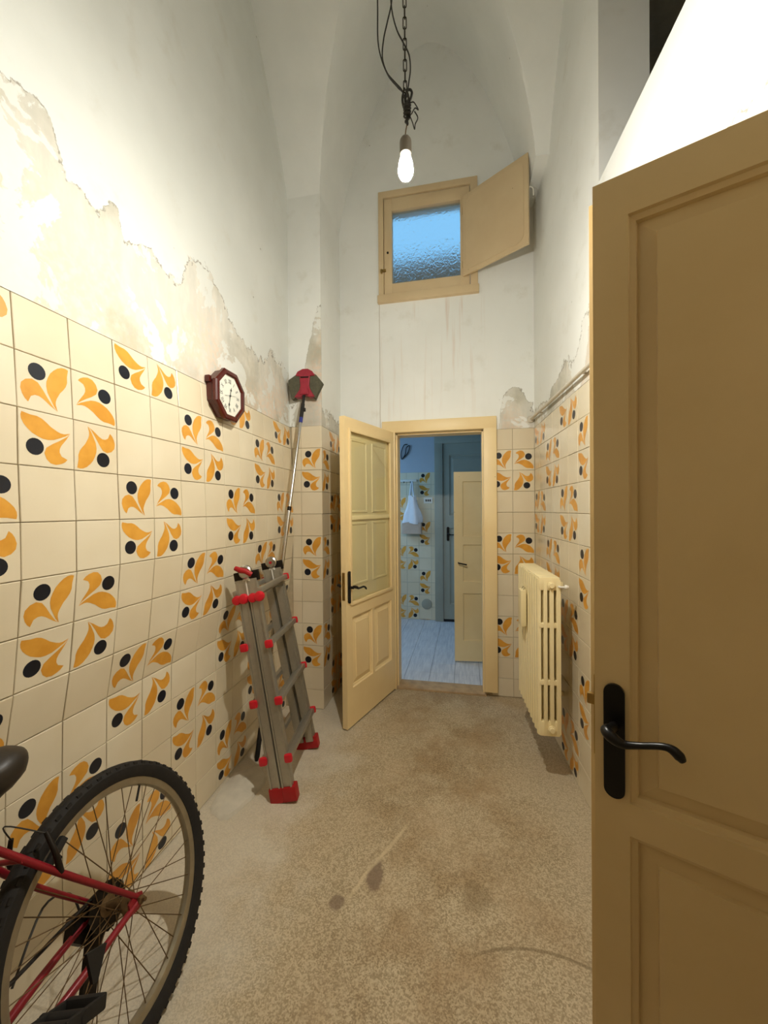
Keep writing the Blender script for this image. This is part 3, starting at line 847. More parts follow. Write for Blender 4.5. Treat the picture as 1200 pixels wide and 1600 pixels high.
mb.lathe([(.0185, .036), (.0195, .040), (.0195, .072), (.0185, .080), (.014, .088), (.006, .092), (.0, .092)], 20, SKM); mb.lathe([(.0185, .036), (.012, .037), (.0, .037)], 20, SKM)
mb.build('lamp_socket', M['socket'], lamp)
def link_mesh():
    mb = MB(); pts = []
    L, w = 0.020 * KL, 0.0052 * KL
    for k in range(7): a = PI * k / 6; pts.append((w * math.cos(a), 0, L * .72 + w * math.sin(a) - .0))
    for k in range(7): a = PI + PI * k / 6; pts.append((w * math.cos(a), 0, -L * .72 + w * math.sin(a)))
    mb.tube(pts, 0.0019 * KL, 6, closed=True); return mb.mesh('chain_link', M['chain'])
ME_LINK = link_mesh()
z = BZ + .256 * KL; k = 0
ztop = vz(BX, BY)
while z < ztop:
    place('chain_link', ME_LINK, lamp, Matrix.Translation((0, 0, z)) @ Matrix.Rotation((PI / 2 if k % 2 else 0.15), 4, 'Z'))
    z += 0.0345 * KL; k += 1
def P_(u, v, dy=0.0):
    """cable points measured relative to the chain, metres"""
    return Vector(((u - 634) * 0.001833, dy, BZ + (262 - v) * 0.001833))
c1 = [Vector((-.10, .02, ztop + .01)), Vector((-.092, .02, 3.9)), Vector((-.086, .015, 3.3)), P_(589, -110, .012), P_(589.5, -50, .01), P_(590, 0, .01), P_(590, 50, .01), P_(595, 80, .01), P_(605, 108, .008), P_(618, 128, .004), P_(629, 145), P_(635, 165, -.004)]
c2 = [Vector((-.02, .03, ztop + .01)), Vector((-.022, .03, 3.9)), Vector((-.026, .025, 3.3)), P_(617, -110, .018), P_(615, -50, .016), P_(612, -5, .014), P_(605, 24, .014), P_(599, 50, .013), P_(597, 80, .012), P_(606, 110, .01), P_(622, 135, .006), P_(631, 150), P_(634, 172, .004)]
c3 = [Vector((-.01, .0, ztop + .01)), Vector((-.02, -.01, 3.9)), Vector((-.03, -.01, 3.3)), P_(614, -110, -.008), P_(613, -50, -.008), P_(613, 0, -.008), P_(616, 30, -.01), P_(623, 58, -.012), P_(632, 78, -.012), P_(641, 98, -.010), P_(643, 120, -.008), P_(640, 140, -.006), P_(637, 160, -.006)]
for c in (c1, c2, c3):
    mb = MB(); mb.tube(smooth_path(c, 6), 0.0021, 6); mb.build('cable', M['cable'], lamp)
mb = MB()
mb.tube(smooth_path([P_(633, 142), P_(629, 155, .006), P_(633, 172, .004), P_(641, 168, -.006), P_(645, 155, -.006), P_(640, 146, 0), P_(634, 150, .006), P_(636, 175, .006), P_(637, 190), P_(637, 200)], 6), .0034, 6)
mb.tube(smooth_path([P_(636, 150, -.008), P_(640, 165, -.009), P_(633, 178, -.006), P_(640, 186, .004), P_(634, 192, .004), P_(638, 198, 0)], 6), .0032, 6)
for kz in range(4): mb.tube([P_(637, 170 + 5 * kz) + Vector((.0095 * math.cos(a * PI / 4), .0095 * math.sin(a * PI / 4), .002 * math.sin(a))) for a in range(8)], .0026, 6, closed=True)
mb.build('cable_knot', M['cable'], lamp)
for pts in ([P_(638, 168), P_(647, 172, -.01), P_(652, 180, -.012), P_(655, 187, -.012), P_(650, 182, -.01), P_(644, 188, -.006)],
            [P_(640, 184), P_(645, 196, .004), P_(648, 206, .006), P_(649, 198, .006), P_(653, 188, .008), P_(648, 178, .006)]):
    mb = MB(); mb.tube(smooth_path(pts, 5), .0016, 6); mb.build('loose_wire', M['cable'], lamp)
mb = MB(); mb.tube(smooth_path([P_(637, 198), P_(635, 206), P_(634, 214), P_(634, 221)], 5), .0017, 6); mb.build('flex', M['rust'], lamp)
mb = MB(); mb.lathe([(.03, ztop + .001), (.03, ztop - .008), (.012, ztop - .03), (0, ztop - .03)], 20); mb.build('ceiling_hook', M['iron'], lamp)

# ------------------------------------------------------------------ octagonal wall clock
CY, CZ = 1.7115, 1.9075; CX = xl(CY, CZ) + 0.004
clock = thing('wall_clock', 'octagonal wall clock with dark mahogany case and white roman dial', 'clock', frame((CX, CY, CZ), (0, 1, 0), (0, 0, 1), (1, 0, 0)))
def octo(r): return [(r / math.cos(PI / 8) * math.cos(PI / 8 + k * PI / 4), r / math.cos(PI / 8) * math.sin(PI / 8 + k * PI / 4)) for k in range(8)]
mb = MB()
rings = [[(x, y, z) for x, y in octo(r)] for r, z in ((.108, 0), (.110, .03), (.1175, .038), (.1175, .052), (.112, .058), (.097, .060), (.092, .052), (.092, .046))]
mb.loft(rings, cap=True); mb.build('case', M['mahog'], clock, smooth=False)
mb = MB(); mb.prism(octo(.0925), Matrix.Identity(4), .046, .0475); dial = mb.build('dial', M['dial'], clock, smooth=False)
def text_mesh(txt, size, name, mat):
    cu = bpy.data.curves.new('txt', 'FONT'); cu.body = txt; cu.size = size; cu.align_x = 'CENTER'; cu.align_y = 'CENTER'; cu.extrude = 0.0004; cu.resolution_u = 2
    to = bpy.data.objects.new('txt', cu); COL.objects.link(to)
    dg = bpy.context.evaluated_depsgraph_get(); me = bpy.data.meshes.new_from_object(to.evaluated_get(dg))
    bpy.data.objects.remove(to); bpy.data.curves.remove(cu)
    me.name = name; me.materials.clear(); me.materials.append(mat); return me
for i, t in enumerate(['XII', 'I', 'II', 'III', 'IIII', 'V', 'VI', 'VII', 'VIII', 'IX', 'X', 'XI']):
    a = PI / 2 - i * PI / 6
    place('numeral', text_mesh(t, .030, 'numeral', M['ink']), dial, Matrix.Translation((.066 * math.cos(a), .066 * math.sin(a), .0478)) @ Matrix.Rotation(a - PI / 2, 4, 'Z') @ Matrix.Diagonal((.62, 1, 1, 1)))
def hand(name, ang, L, w, z, spade=True, tail=.012):
    pts = [(-w, -tail), (w, -tail), (w * .8, L * .55)] + ([(w * 4.2, L * .66), (w * .8, L * .8)] if spade else []) + [(0, L)] + ([(-w * .8, L * .8), (-w * 4.2, L * .66)] if spade else []) + [(-w * .8, L * .55)]
    mb = MB(); mb.prism(pts, Matrix.Rotation(ang - PI / 2, 4, 'Z'), z, z + .0008); mb.build(name, M['ink'], clock, smooth=False)
hand('hour_hand', PI / 2 - math.radians(16), .044, .0016, .0492)
hand('minute_hand', PI / 2 - math.radians(192), .066, .0013, .0502)
hand('second_hand', PI / 2 - math.radians(80), .060, .0006, .0512, False, .045)
mb = MB(); mb.cyl((0, 0, .0475), (0, 0, .053), .004, 12); mb.build('hand_boss', M['ink'], clock)
mb = MB(); mb.box((-.112, .05, .012), (.02, .03, .022), bev=.003); mb.build('case_hinge', M['mahog'], clock)

# ------------------------------------------------------------------ long-handled mop leaning in the corner
b0 = Vector((-1.120, 1.960, 0.0)); b1 = Vector((-1.052, 2.485, 2.10)); ax = (b1 - b0).normalized()
mop = thing('dust_mop', 'long telescopic mop with crimson head propped upside down in the corner', 'mop')
mb = MB(); mb.tube([b0 + ax * .0, b0 + ax * .02, b0 + ax * .16, b0 + ax * .17], [.008, .013, .013, .011], 12); mb.build('end_grip', M['rubber'], mop)
mb = MB(); mb.cyl(b0 + ax * .16, b0 + ax * 1.42, .0115, 12); mb.build('lower_pole', M['steel'], mop)
mb = MB(); mb.cyl(b0 + ax * 1.40, b0 + ax * 1.425, .0128, 12); mb.build('pole_ring', M['grease'], mop)
mb = MB(); mb.cyl(b0 + ax * 1.42, b0 + ax * 2.03, .0098, 12); mb.build('upper_pole', M['steel'], mop)
mb = MB(); mb.cyl(b0 + ax * 1.995, b0 + ax * 2.03, .0125, 12); mb.build('blue_sleeve', M['blue'], mop)
mb = MB(); mb.cyl(b0 + ax * 2.03, b0 + ax * 2.13, .0125, 12); mb.box(b0 + ax * 2.085 + Vector((.016, -.004, 0)), (.016, .018, .024), bev=.003); mb.tube([b0 + ax * 2.12, b0 + ax * 2.20], [.010, .009], 10); mb.build('clamp', M['rubber'], mop)
hm = frame((-1.045, 2.500, 2.185), (1, .1, 0), (0, .05, 1), (.1, -1, .05))
def pr2(o, t0, t1, name, mat, parent=mop):
    mb = MB(); mb.prism(o, hm, t0, t1)
    o_ = mb.build(name, mat, parent, smooth=False)
    bv = o_.modifiers.new('b', 'BEVEL'); bv.width = .004; bv.segments = 2
    return o_
pr2([(-.115, .045), (-.055, .085), (-.03, .065), (-.03, -.055), (-.075, -.085), (-.09, -.085), (-.112, .0)], -.03, .012, 'side_pad', M['foam'])
pr2([(.12, .02), (.075, .075), (.05, .09), (.03, .065), (.03, -.06), (.07, -.085), (.085, -.05)], -.03, .010, 'side_pad', M['foam'])
pr2([(-.065, .07), (-.05, .098), (-.015, .115), (.02, .115), (.05, .098), (.07, .068), (.035, .066), (.03, .0), (.035, -.02), (.07, -.075), (.028, -.075), (.014, -.06), (-.014, -.06), (-.028, -.075), (-.07, -.075), (-.035, -.025), (-.03, .0), (-.035, .066)], -.028, .020, 'head_shell', M['mopred'])
pr2([(-.022, -.02), (.022, -.02), (.03, -.06), (-.03, -.06)], .018, .030, 'head_joint', M['mopred'])
pr2([(-.03, .062), (.03, .062), (.026, .052), (-.026, .052)], .0195, .024, 'head_slot', M['grease'])

# ------------------------------------------------------------------ folded multi-position ladder
ew = Vector((-.130, .99, 0)).normalized(); el = Vector((-.184, 0, 1)).normalized()
el = (el - ew * el.dot(ew)).normalized(); ed = ew.cross(el).normalized()
if ed.x < 0: ed = -ed
LO = Vector((-0.838, 1.700, 0.004)) - ed * 0.057
# local x = depth (towards the room), y = width (near -> far), z = up the stiles
if Vector(ed).cross(ew).dot(el) < 0: raise RuntimeError('ladder frame')
lad = thing('folding_ladder', 'folded aluminium multi-position ladder with red caps leaning on the left wall', 'ladder', frame(LO, ed, ew, el))
LL = 1.045; WD = 0.445
for half, dx in ((0, 0.004), (1, 0.060)):
    for yy in (0.0, WD - .026):
        mb = MB()
        mb.box((dx + .026, yy + .013, .06 + (LL - .06) / 2), (.053, .026, LL - .06), bev=.004)
        ysgn = -1 if yy == 0 else 1
        mb.box((dx + .007, yy + .013 - .0145 * 1, .06 + (LL - .06) / 2), (.008, .005, LL - .07)); mb.box((dx + .047, yy + .013 - .0145, .06 + (LL - .06) / 2), (.008, .005, LL - .07))
        mb.build('stile', M['alu'], lad)
        # inner telescoping stile
        y2_ = yy + .028 if yy == 0 else yy - .024
        mb = MB(); mb.box((dx + .026, y2_ + .011, .03 + (LL - .12) / 2), (.042, .022, LL - .15), bev=.003); mb.build('inner_stile', M['alu'], lad)
    for k, zz in enumerate((0.20, 0.465, 0.73, 0.985)):
        fx = dx + (.060 if half else -.006)
        mb = MB(); mb.box((fx, WD / 2, zz), (.026, WD + .016, .026), bev=.006); mb.build('rung', M['alu'], lad)
        if half:
            mb = MB(); mb.box((fx - .032, WD / 2, zz - .018), (.026, WD - .09, .026), bev=.006); mb.build('inner_rung', M['alu'], lad)
        for ye in (-.008, WD + .008):
            if (half == 0 and ye > 0 and k < 3) or (ye < 0 and k == 3): continue
            mb = MB(); mb.box((fx, ye, zz), (.038, .024, .038), bev=.011); mb.build('rung_cap', M['red'], lad)
    # lock knobs near the top of the near stile
    mb = MB(); kz = .955
    cx = dx + (.040 if half else .018)
    mb.lathe([(0, 0), (.021, 0), (.023, .008), (.020, .022), (.010, .026), (0, .026)], 14, frame((cx - .018, -.002, kz), (1, 0, 0), (0, 0, 1), (0, -1, 0)))
    mb.lathe([(0, 0), (.023, 0), (.025, .010), (.021, .026), (.010, .030), (0, .030)], 14, frame((cx + .016, -.002, kz + .002), (1, 0, 0), (0, 0, 1), (0, -1, 0)))
    mb.build('lock_knob', M['red'], lad)
for ye, nm in ((.013, 'near'), (WD - .013, 'far')):
    mb = MB()
    mb.box((.028, ye, LL + .012), (.052, .022, .05), bev=.003); mb.box((.098, ye, LL + .012), (.05, .022, .05), bev=.003)
    hg = mb.build('hinge_plate', M['grease'], lad)
    mb = MB(); mb.lathe([(0, -.004), (.030, -.004), (.032, 0), (.032, .018), (.026, .024), (.012, .025), (0, .024)], 22, frame((.064, ye - .004, LL + .035), (1, 0, 0), (0, 0, 1), (0, -1, 0)))
    mb.build('hinge_disc', M['steel'], hg)
    if nm == 'near':
        mb = MB(); mb.tube([(.025, ye - .034, LL + .062), (.05, ye - .038, LL + .048), (.075, ye - .036, LL + .038), (.098, ye - .032, LL + .018)], [.011, .014, .012, .012], 12); mb.build('hinge_lever', M['darkred'], hg)
    else:
        mb = MB(); mb.cyl((.064, ye - .028, LL + .035), (.064, ye - .034, LL + .035), .008, 10); mb.build('hinge_pin', M['darkred'], hg)
    mb = MB(); mb.box((.062, ye - .014, LL - .045), (.012, .005, .09)); mb.box((.062, ye - .014, LL - .004), (.034, .005, .012)); mb.build('white_label', M['white'], lad)
for ye, mt in ((.016, 'darkred'), (WD - .016, 'darkred')):
    for dx in (0.030, 0.094):
        mb = MB(); mb.box((dx, ye, .033), (.066, .046, .068), bev=.007); mb.build('rubber_foot', M[mt], lad)

# the stiles flare: narrower at the top than at the feet
for o in [c for c in bpy.data.objects if c.parent is not None and (c.parent == lad or c.parent.parent == lad)]:
    for v in o.data.vertices:
        v.co.y = WD / 2 + (v.co.y - WD / 2) * (1 - 0.172 * v.co.z / 1.05)

# ------------------------------------------------------------------ column radiator
ry0, ry1 = 2.05, 2.575
rad = thing('radiator', 'cream cast-iron column radiator hung on the tiled right wall', 'radiator', frame((xr(ry0) - .0855, ry0, 0), ur * -1, nr, (0, 0, 1)))
# local x = along the wall away from the viewer, y = into the room, z up
NS = 10; pit = (ry1 - ry0) / NS; RZ0, RZ1 = 0.243, 1.025
def section_mesh():
    mb = MB(); xw = pit - .003
    cols = [(.000, .0200), (.0325, .0185), (.0625, .0170), (.0930, .0110)]   # y start, depth ; last = front plate
    for i, (y, dpt) in enumerate(cols):
        w = pit
        if i == 3:                                      # rounded front column
            hw = pit * .43
            o = [(pit / 2 + hw * math.cos(PI * k / 10), y - .001 + .016 * math.sin(PI * k / 10)) for k in range(11)]
            mb.prism(o, Matrix.Identity(4), RZ0 + .006, RZ1 - .010)
            continue
        mb.box((pit / 2, y + dpt / 2, (RZ0 + RZ1) / 2), (w, dpt, RZ1 - RZ0 - .03), bev=.005 if i == 3 else .0012)
    for zc, hh in ((RZ0 + .040, .075), (RZ1 - .034, .066), (RZ0 + .265, .024), (RZ0 + .545, .024)):
        mb.box((pit / 2, .0515, zc), (pit * (.96 if hh > .05 else .9), .100, hh), bev=.010 if hh > .05 else .002)
    return mb.mesh('section', M['rad'])
ms = section_mesh()
for i in range(NS): place('section', ms, rad, Matrix.Translation((i * pit, 0, 0)))
for zc in (RZ0 + .04, RZ1 - .04):
    mb = MB(); mb.lathe([(0, 0), (.019, 0), (.019, .006), (.013, .008), (.012, .016), (0, .016)], 8, frame((0, .045, zc), (0, 1, 0), (0, 0, 1), (-1, 0, 0))); mb.build('end_plug', M['rad'], rad)
mb = MB(); mb.tube([(-.002, .010, RZ1 - .045), (-.014, .008, RZ1 - .045), (-.016, -.012, RZ1 - .045)], .005, 8); mb.lathe([(0, 0), (.010, 0), (.012, .006), (.008, .018), (0, .018)], 14, frame((-.016, -.012, RZ1 - .045), (1, 0, 0), (0, 0, 1), (0, -1, 0))); mb.build('valve', M['white'], rad)
for xx in (.27, .47):
    for zc in (RZ0 + .10, RZ1 - .08):
        mb = MB(); mb.box((xx, -.042, zc), (.022, .084, .02)); mb.build('bracket', M['rad'], rad)
# humidifier tray hung on the front of the radiator
hx = 2.33 - ry0
hum = thing('humidifier_tray', 'slim cream humidifier tray hooked on the radiator front', 'humidifier', rad.matrix_basis.copy())
mb = MB(); mb.box((hx, .1095 + .017, .81), (.075, .032, .20), bev=.008); mb.build('tray', M['rad'], hum)
for sx in (-.02, .02):
    mb = MB(); mb.tube([(hx + sx, .126, .905), (hx + sx, .118, .922), (hx + sx, .1115, .918)], .002, 6); mb.build('hook', M['steel'], hum)

# ------------------------------------------------------------------ pipe along the right wall
pipe = thing('wall_pipe', 'thin painted pipe running along the right wall above the tiles', 'pipe')
def on_r(y, z, off): p = Vector((xr(y), y, z)); return p + nr * off
mb = MB(); mb.tube([on_r(D - .002, 1.992, .024), on_r(2.2, 1.978, .024), on_r(1.4, 1.966, .024), on_r(0.9, 1.960, .024)], .0095, 10); mb.build('tube', M['conduit'], pipe)
mb = MB(); mb.lathe([(0, 0), (.026, 0), (.024, .008), (.012, .016), (0, .016)], 18, frame(on_r(D - .001, 1.992, .024), (1, 0, 0), (0, 0, 1), (0, -1, 0))); mb.build('escutcheon', M['conduit'], pipe)
for y in (2.75, 1.95, 1.2):
    z = 1.9665 + (y - 1.4) * 0.0158
    mb = MB(); c = on_r(y, z, .012); mb.box(c, (.024, .014, .012)); mb.build('clip', M['conduit'], pipe)

# ------------------------------------------------------------------ room beyond the doorway
FY = 4.86; FX0, FX1, FZ = -1.62, 1.0, 2.78
mb = MB(); mb.box(((FX0 + FX1) / 2, 4.0, -.056), (FX1 - FX0 + .3, 1.80, .1))
ffl = tag(mb.build('floor_far_room', M['fargrout'], smooth=False), 'pale blue-grey streaked floor tiles of the room beyond', 'floor', kind='structure')
mb = MB(); mb.box((0, 0, -.003), (.1975, .1975, .0055), bev=.0008); mft = mb.mesh('floor_tile', M['farfloor'], smooth=False)
for i in range(-7, 6):
    for j in range(9):
        y = 3.108 + .1 + j * .2
        if y > FY: continue
        place('floor_tile', mft, ffl, Matrix.Translation((-.197 + .2 * i + .02 * 0, y, 0)) @ Matrix.Rotation(RT.choice([0, PI]), 4, 'Z'))
mb = MB(); fgrid(mb, [FX0 - .05, FX1 + .05], [0, FZ + .05], lambda x, z: Vector((x, FY + .0065, z)))
fb = tag(mb.build('wall_far_room', M['farwall'], smooth=False), 'whitewashed far wall of the next room, flower tiles on its lower part', 'wall', kind='structure')
FTOP = 1.812
for c in range(-7, 2):
    for r in range(13):
        z1 = FTOP - r * T; z0 = max(z1 - T, .004)
        if z1 <= .01: continue
        xa = -0.563 + c * T; wdt = min(T, -0.368 - xa)
        if wdt < .02: continue
        put_tile(fb, (xa + wdt / 2, FY, (z0 + z1) / 2), (1, 0, 0), (0, 0, 1), (0, -1, 0), c, r + 1, wdt / T, (z1 - z0) / T, wdt > .1)
mb = MB(); holes_wall(mb, [3.0, FY + .1], [0, FZ + .05], [(3.55, 4.65, 1.25, 2.25)], lambda u, v: Vector((FX0, u, v)), lambda u, v: Vector((FX0 - .1, u, v)))
tag(mb.build('wall_far_side', M['farwall'], smooth=False), 'side wall of the next room with its daylight window', 'wall', kind='structure')
mb = MB(); fgrid(mb, [3.0, FY + .1], [0, FZ + .05], lambda y, z: Vector((FX1, y, z)))
tag(mb.build('wall_far_right', M['farwall'], smooth=False), 'right side wall of the next room', 'wall', kind='structure')
mb = MB(); mb.box(((FX0 + FX1) / 2, 4.03, FZ + .05), (FX1 - FX0 + .3, 1.85, .1))
tag(mb.build('ceiling_far_room', M['farwall'], smooth=False), 'flat ceiling of the next room', 'ceiling', kind='structure')

# closed grey-green door in the far room
d3 = thing('door_3', 'closed grey-green panelled door on the far wall of the next room', 'door', kind='structure')
for nm, c, s in (('frame_jamb', (-.318, FY - .015, 1.08), (.10, .05, 2.16)), ('frame_jamb', (.61, FY - .015, 1.08), (.10, .05, 2.16)), ('frame_head', (.146, FY - .015, 2.19), (1.03, .05, .085))):
    mb = MB(); mb.box(c, s, bev=.008); mb.build(nm, M['greydoor'], d3)
PD = [(.07, .72, 1.25, 1.98), (.07, .72, .18, 1.10)]
l3 = leaf_with_panels('leaf', M['greydoor'], d3, .82, 2.12, .035, PD); l3.matrix_basis = Matrix.Translation((-.262, FY - .02, .03))
for p in PD:
    mb = MB(); bevel_panel(mb, *p, 0.0); mb.build('raised_panel', M['greydoor'], l3, smooth=False)
lever_handle(l3, Matrix.Translation((.052, 0, 1.03)), .17, .032, .10, 1)
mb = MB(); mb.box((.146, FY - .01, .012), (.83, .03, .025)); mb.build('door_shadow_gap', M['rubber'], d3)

# low cream door leaf ajar inside the next room
d4 = thing('door_4', 'low cream door leaf ajar just inside the next room', 'door', frame((-.101, 3.565, .012), Vector((1, .10, 0)).normalized(), Vector((-.10, 1, 0)).normalized(), (0, 0, 1)), kind='structure')
PP = [(.075, .42, .18, .60), (.075, .42, .70, 1.03), (.075, .42, 1.10, 1.59)]
l4 = leaf_with_panels('leaf', M['cream'], d4, .50, 1.675, .03, PP)
for p in PP:
    mb = MB(); mb.panel(*p, 0.0, [(0, 0), (.004, .010), (.010, .011)]); mb.build('flat_panel', M['cream'], l4, smooth=False)
mb = MB(); mb.tube([(.035, 0, .872), (.035, -.03, .872), (.06, -.036, .868), (.105, -.034, .858)], [.006, .006, .006, .007], 8); mb.build('lever', M['iron'], l4)

# coat rack, bag, switch, vent cover, wire
rack = thing('coat_rack', 'white hook rail above the hanging bag in the next room', 'coat rack', Matrix.Translation((-.72, FY, 1.70)))
mb = MB(); mb.box((0, -.010, .012), (.27, .018, .03), bev=.003); mb.build('rail', M['white'], rack)
for x in (-.10, -.02, .06):
    mb = MB(); mb.tube([(x, -.018, .0), (x, -.03, -.012), (x, -.045, -.016), (x, -.052, -.002)], .004, 8); mb.build('hook', M['grease'], rack)
bag = thing('plastic_bag', 'white plastic carrier bag hanging from the hook rail', 'bag', Matrix.Translation((-.640, FY - .075, 1.06)))
mb = MB(); rings = []
for k in range(9):
    t = k / 8; w = lerp(.125, .045, smoothstep(t)); dpt = lerp(.055, .018, t); zz = .13 + .33 * t
    rings.append([(w * math.cos(a) * (1 + .09 * math.sin(5 * a + k)) + .010 * math.sin(3 * t), dpt * math.sin(a) * (1 + .2 * math.sin(4 * a)), zz + .012 * math.cos(3 * a)) for a in [2 * PI * i / 24 for i in range(24)]])
mb.loft(rings); mb.build('bag_upper', M['bag'], bag)
mb = MB(); rings = []
for k in range(6):
    t = k / 5; w = lerp(.112, .127, t); dpt = .056
    rings.append([(max(-.118, min(.118, 1.25 * w * math.cos(a))), max(-.045, min(.045, dpt * 1.3 * math.sin(a))), .004 + .135 * t + (.01 * math.sin(3 * a) if k else 0)) for a in [2 * PI * i / 24 for i in range(24)]])
mb.loft(rings); tag(mb.build('bag_contents', M['paper'], bag), 'beige packets filling the bottom of the bag')
mb = MB()
for sx in (-.012, .012): mb.tube(smooth_path([Vector((sx * 2.4, -.005, .44)), Vector((sx * 1.4, 0, .53)), Vector((sx * .3, .025, .632)), Vector((sx * -.6, .028, .54)), Vector((sx * -1.6, .005, .45))], 5), .008, 8)
mb.build('bag_handles', M['bag'], bag)
sw = thing('light_switch', 'small white switch plate beside the grey-green door', 'switch', Matrix.Translation((-.448, FY, 1.466)))
mb = MB(); mb.box((0, -.005, 0), (.108, .012, .072), bev=.003); mb.build('plate', M['white'], sw)
for x in (-.024, 0, .024):
    mb = MB(); mb.box((x, -.012, 0), (.015, .004, .026), bev=.001); mb.build('rocker', M['grease'], sw)
mb = MB(); mb.lathe([(0, 0), (.064, 0), (.064, .006), (.056, .010), (.03, .008), (0, .008)], 24, frame((-.473, FY, .197), (1, 0, 0), (0, 0, 1), (0, -1, 0)))
tag(mb.build('vent_cover', M['greydoor']), 'round grey vent cover low on the far tiled wall', 'vent')
mb = MB(); mb.tube(smooth_path([Vector((-.70, FY + .003, 2.16)), Vector((-.74, FY - .012, 2.15)), Vector((-.775, FY - .01, 2.06)), Vector((-.77, FY - .008, 1.98)), Vector((-.73, FY - .008, 2.03)), Vector((-.71, FY - .01, 2.12)), Vector((-.67, FY - .006, 2.14)), Vector((-.69, FY - .008, 2.06)), Vector((-.74, FY - .01, 2.0))], 6), .006, 6)
tag(mb.build('wire_loop', M['cable']), 'dark loop of wire hanging on the plaster above the hook rail', 'wire')

# ------------------------------------------------------------------ bicycle leaning on the left wall
az, ln = 1.618, 0.292
hv = Vector((math.cos(az), math.sin(az), 0)); nf = Vector((-math.sin(az), math.cos(az), 0))
upv = Vector((0, 0, 1)) * math.cos(ln) + nf * math.sin(ln)
fwd = -hv; nrm = hv.cross(upv)
bike = thing('bicycle', 'old red mountain bicycle with black tyres leaning on the tiled left wall', 'bicycle', frame((-0.819, 0.888, 0.001), fwd, nrm, upv))
# local x = forwards, y = near side, z = up in the bike's own plane
RM, RTY = 0.305, 0.0245; HZ = RM + RTY
def make_wheel(name, x, rear):
    w = bpy.data.objects.new(name, None); COL.objects.link(w); w.parent = bike; w.matrix_basis = Matrix.Translation((x, 0, HZ)); w.empty_display_size = .05
    my = Matrix.Rotation(-PI / 2, 4, 'X')
    mb = MB(); seg = 72
    prof_ = [(RM - .021 , -.0145), (RM - .008, -.0225), (RM + .008, -.0235), (RM + .018, -.017), (RM + .0225, -.006), (RM + .0225, .006), (RM + .018, .017), (RM + .008, .0235), (RM - .008, .0225), (RM - .021, .0145)]
    mb.lathe(prof_, seg, my, close=True)
    nk = 66
    for k in range(nk):
        a = 2 * PI * k / nk
        for off, rr_, wd in ((-.017, RM + .0138, .010), (.017, RM + .0138, .010), (0 if k % 2 else .0045, RM + .0186, .010)):
            c = Vector((rr_ * math.cos(a + (.02 if off else 0)), off, rr_ * math.sin(a + (.02 if off else 0))))
            mb.box(c, (.008, wd, .013), Matrix.Rotation(-a, 3, 'Y'))
    mb.build('tyre', M['tyre'], w)
    mb = MB(); mb.lathe([(.266, -.010), (.272, -.0125), (.288, -.0125), (.288, .0125), (.272, .0125), (.266, .010), (.262, .0)], 72, my, close=True); mb.build('rim', M['rim'], w)
    mb = MB(); mb.lathe([(0, -.048), (.006, -.048), (.006, -.036), (.024, -.034), (.024, -.030), (.012, -.026), (.012, .026), (.024, .030), (.024, .034), (.006, .036), (.006, .060), (0, .060)] if True else [], 20, my); mb.build('hub', M['rust'], w)
    mb = MB(); mb.tube([(0, 0, 0), (0, 0, 1)], .0013, 5); ms_ = mb.mesh('spoke', M['rust'])
    ns = 36
    for k in range(ns):
        sd = 1 if k % 2 else -1
        ar = 2 * PI * k / ns
        ah = ar + (1.15 if (k // 2) % 2 else -1.15)
        p = Vector((.0225 * math.cos(ah), sd * .032, .0225 * math.sin(ah))); q = Vector((.265 * math.cos(ar), sd * .004, .265 * math.sin(ar)))
        dz = (q - p); L = dz.length; zz = dz.normalized(); xx = zz.orthogonal().normalized(); yy = zz.cross(xx)
        place('spoke', ms_, w, frame(p, xx, yy, zz) @ Matrix.Diagonal((1, 1, L, 1)))
    mb = MB(); a = 0.95 * PI; mb.cyl((.262 * math.cos(a + 1.35), 0, .262 * math.sin(a - .95 * PI + .96)), (.225 * math.cos(a + 1.35), 0, .225 * math.sin(.96)), .0035, 8) if False else mb.cyl((-.151, 0, .214), (-.128, 0, .182), .0032, 8)
    mb.build('valve_stem', M['rubber'], w)
    if rear:
        mb = MB()
        for i in range(6):
            r = .024 + .0058 * i; teeth = 12 + 2 * i; o = []
            for t in range(teeth * 2):
                a = PI * t / teeth; o.append(((r + (.003 if t % 2 else 0)) * math.cos(a), (r + (.003 if t % 2 else 0)) * math.sin(a)))
            mb.prism(o, frame((0, 0, 0), (1, 0, 0), (0, 0, 1), (0, -1, 0)), .058 - .0055 * i, .060 - .0055 * i)
        mb.build('cassette', M['grease'], w, smooth=False)
    return w
make_wheel('rear_wheel', 0.0, True)
make_wheel('front_wheel', 1.04, False)
def tb(name, pts, r, mat='bikered', seg=12, sm=True):
    pts = [Vector(p) for p in pts]
    if sm and len(pts) > 2:
        n0 = len(pts)
        if isinstance(r, (list, tuple)):
            rr_ = []
            for i in range(n0 - 1):
                for k in range(5): rr_.append(lerp(r[i], r[i + 1], k / 5))
            rr_.append(r[-1]); r = rr_
        pts = smooth_path(pts, 5)
    mb = MB(); mb.tube(pts, r, seg); return mb.build(name, M[mat], bike)
BBx, BBz = 0.425, 0.292; SCx, SCz = 0.285, 0.735
HTx, HTz = 0.80, 0.80; HBx, HBz = 0.845, 0.665
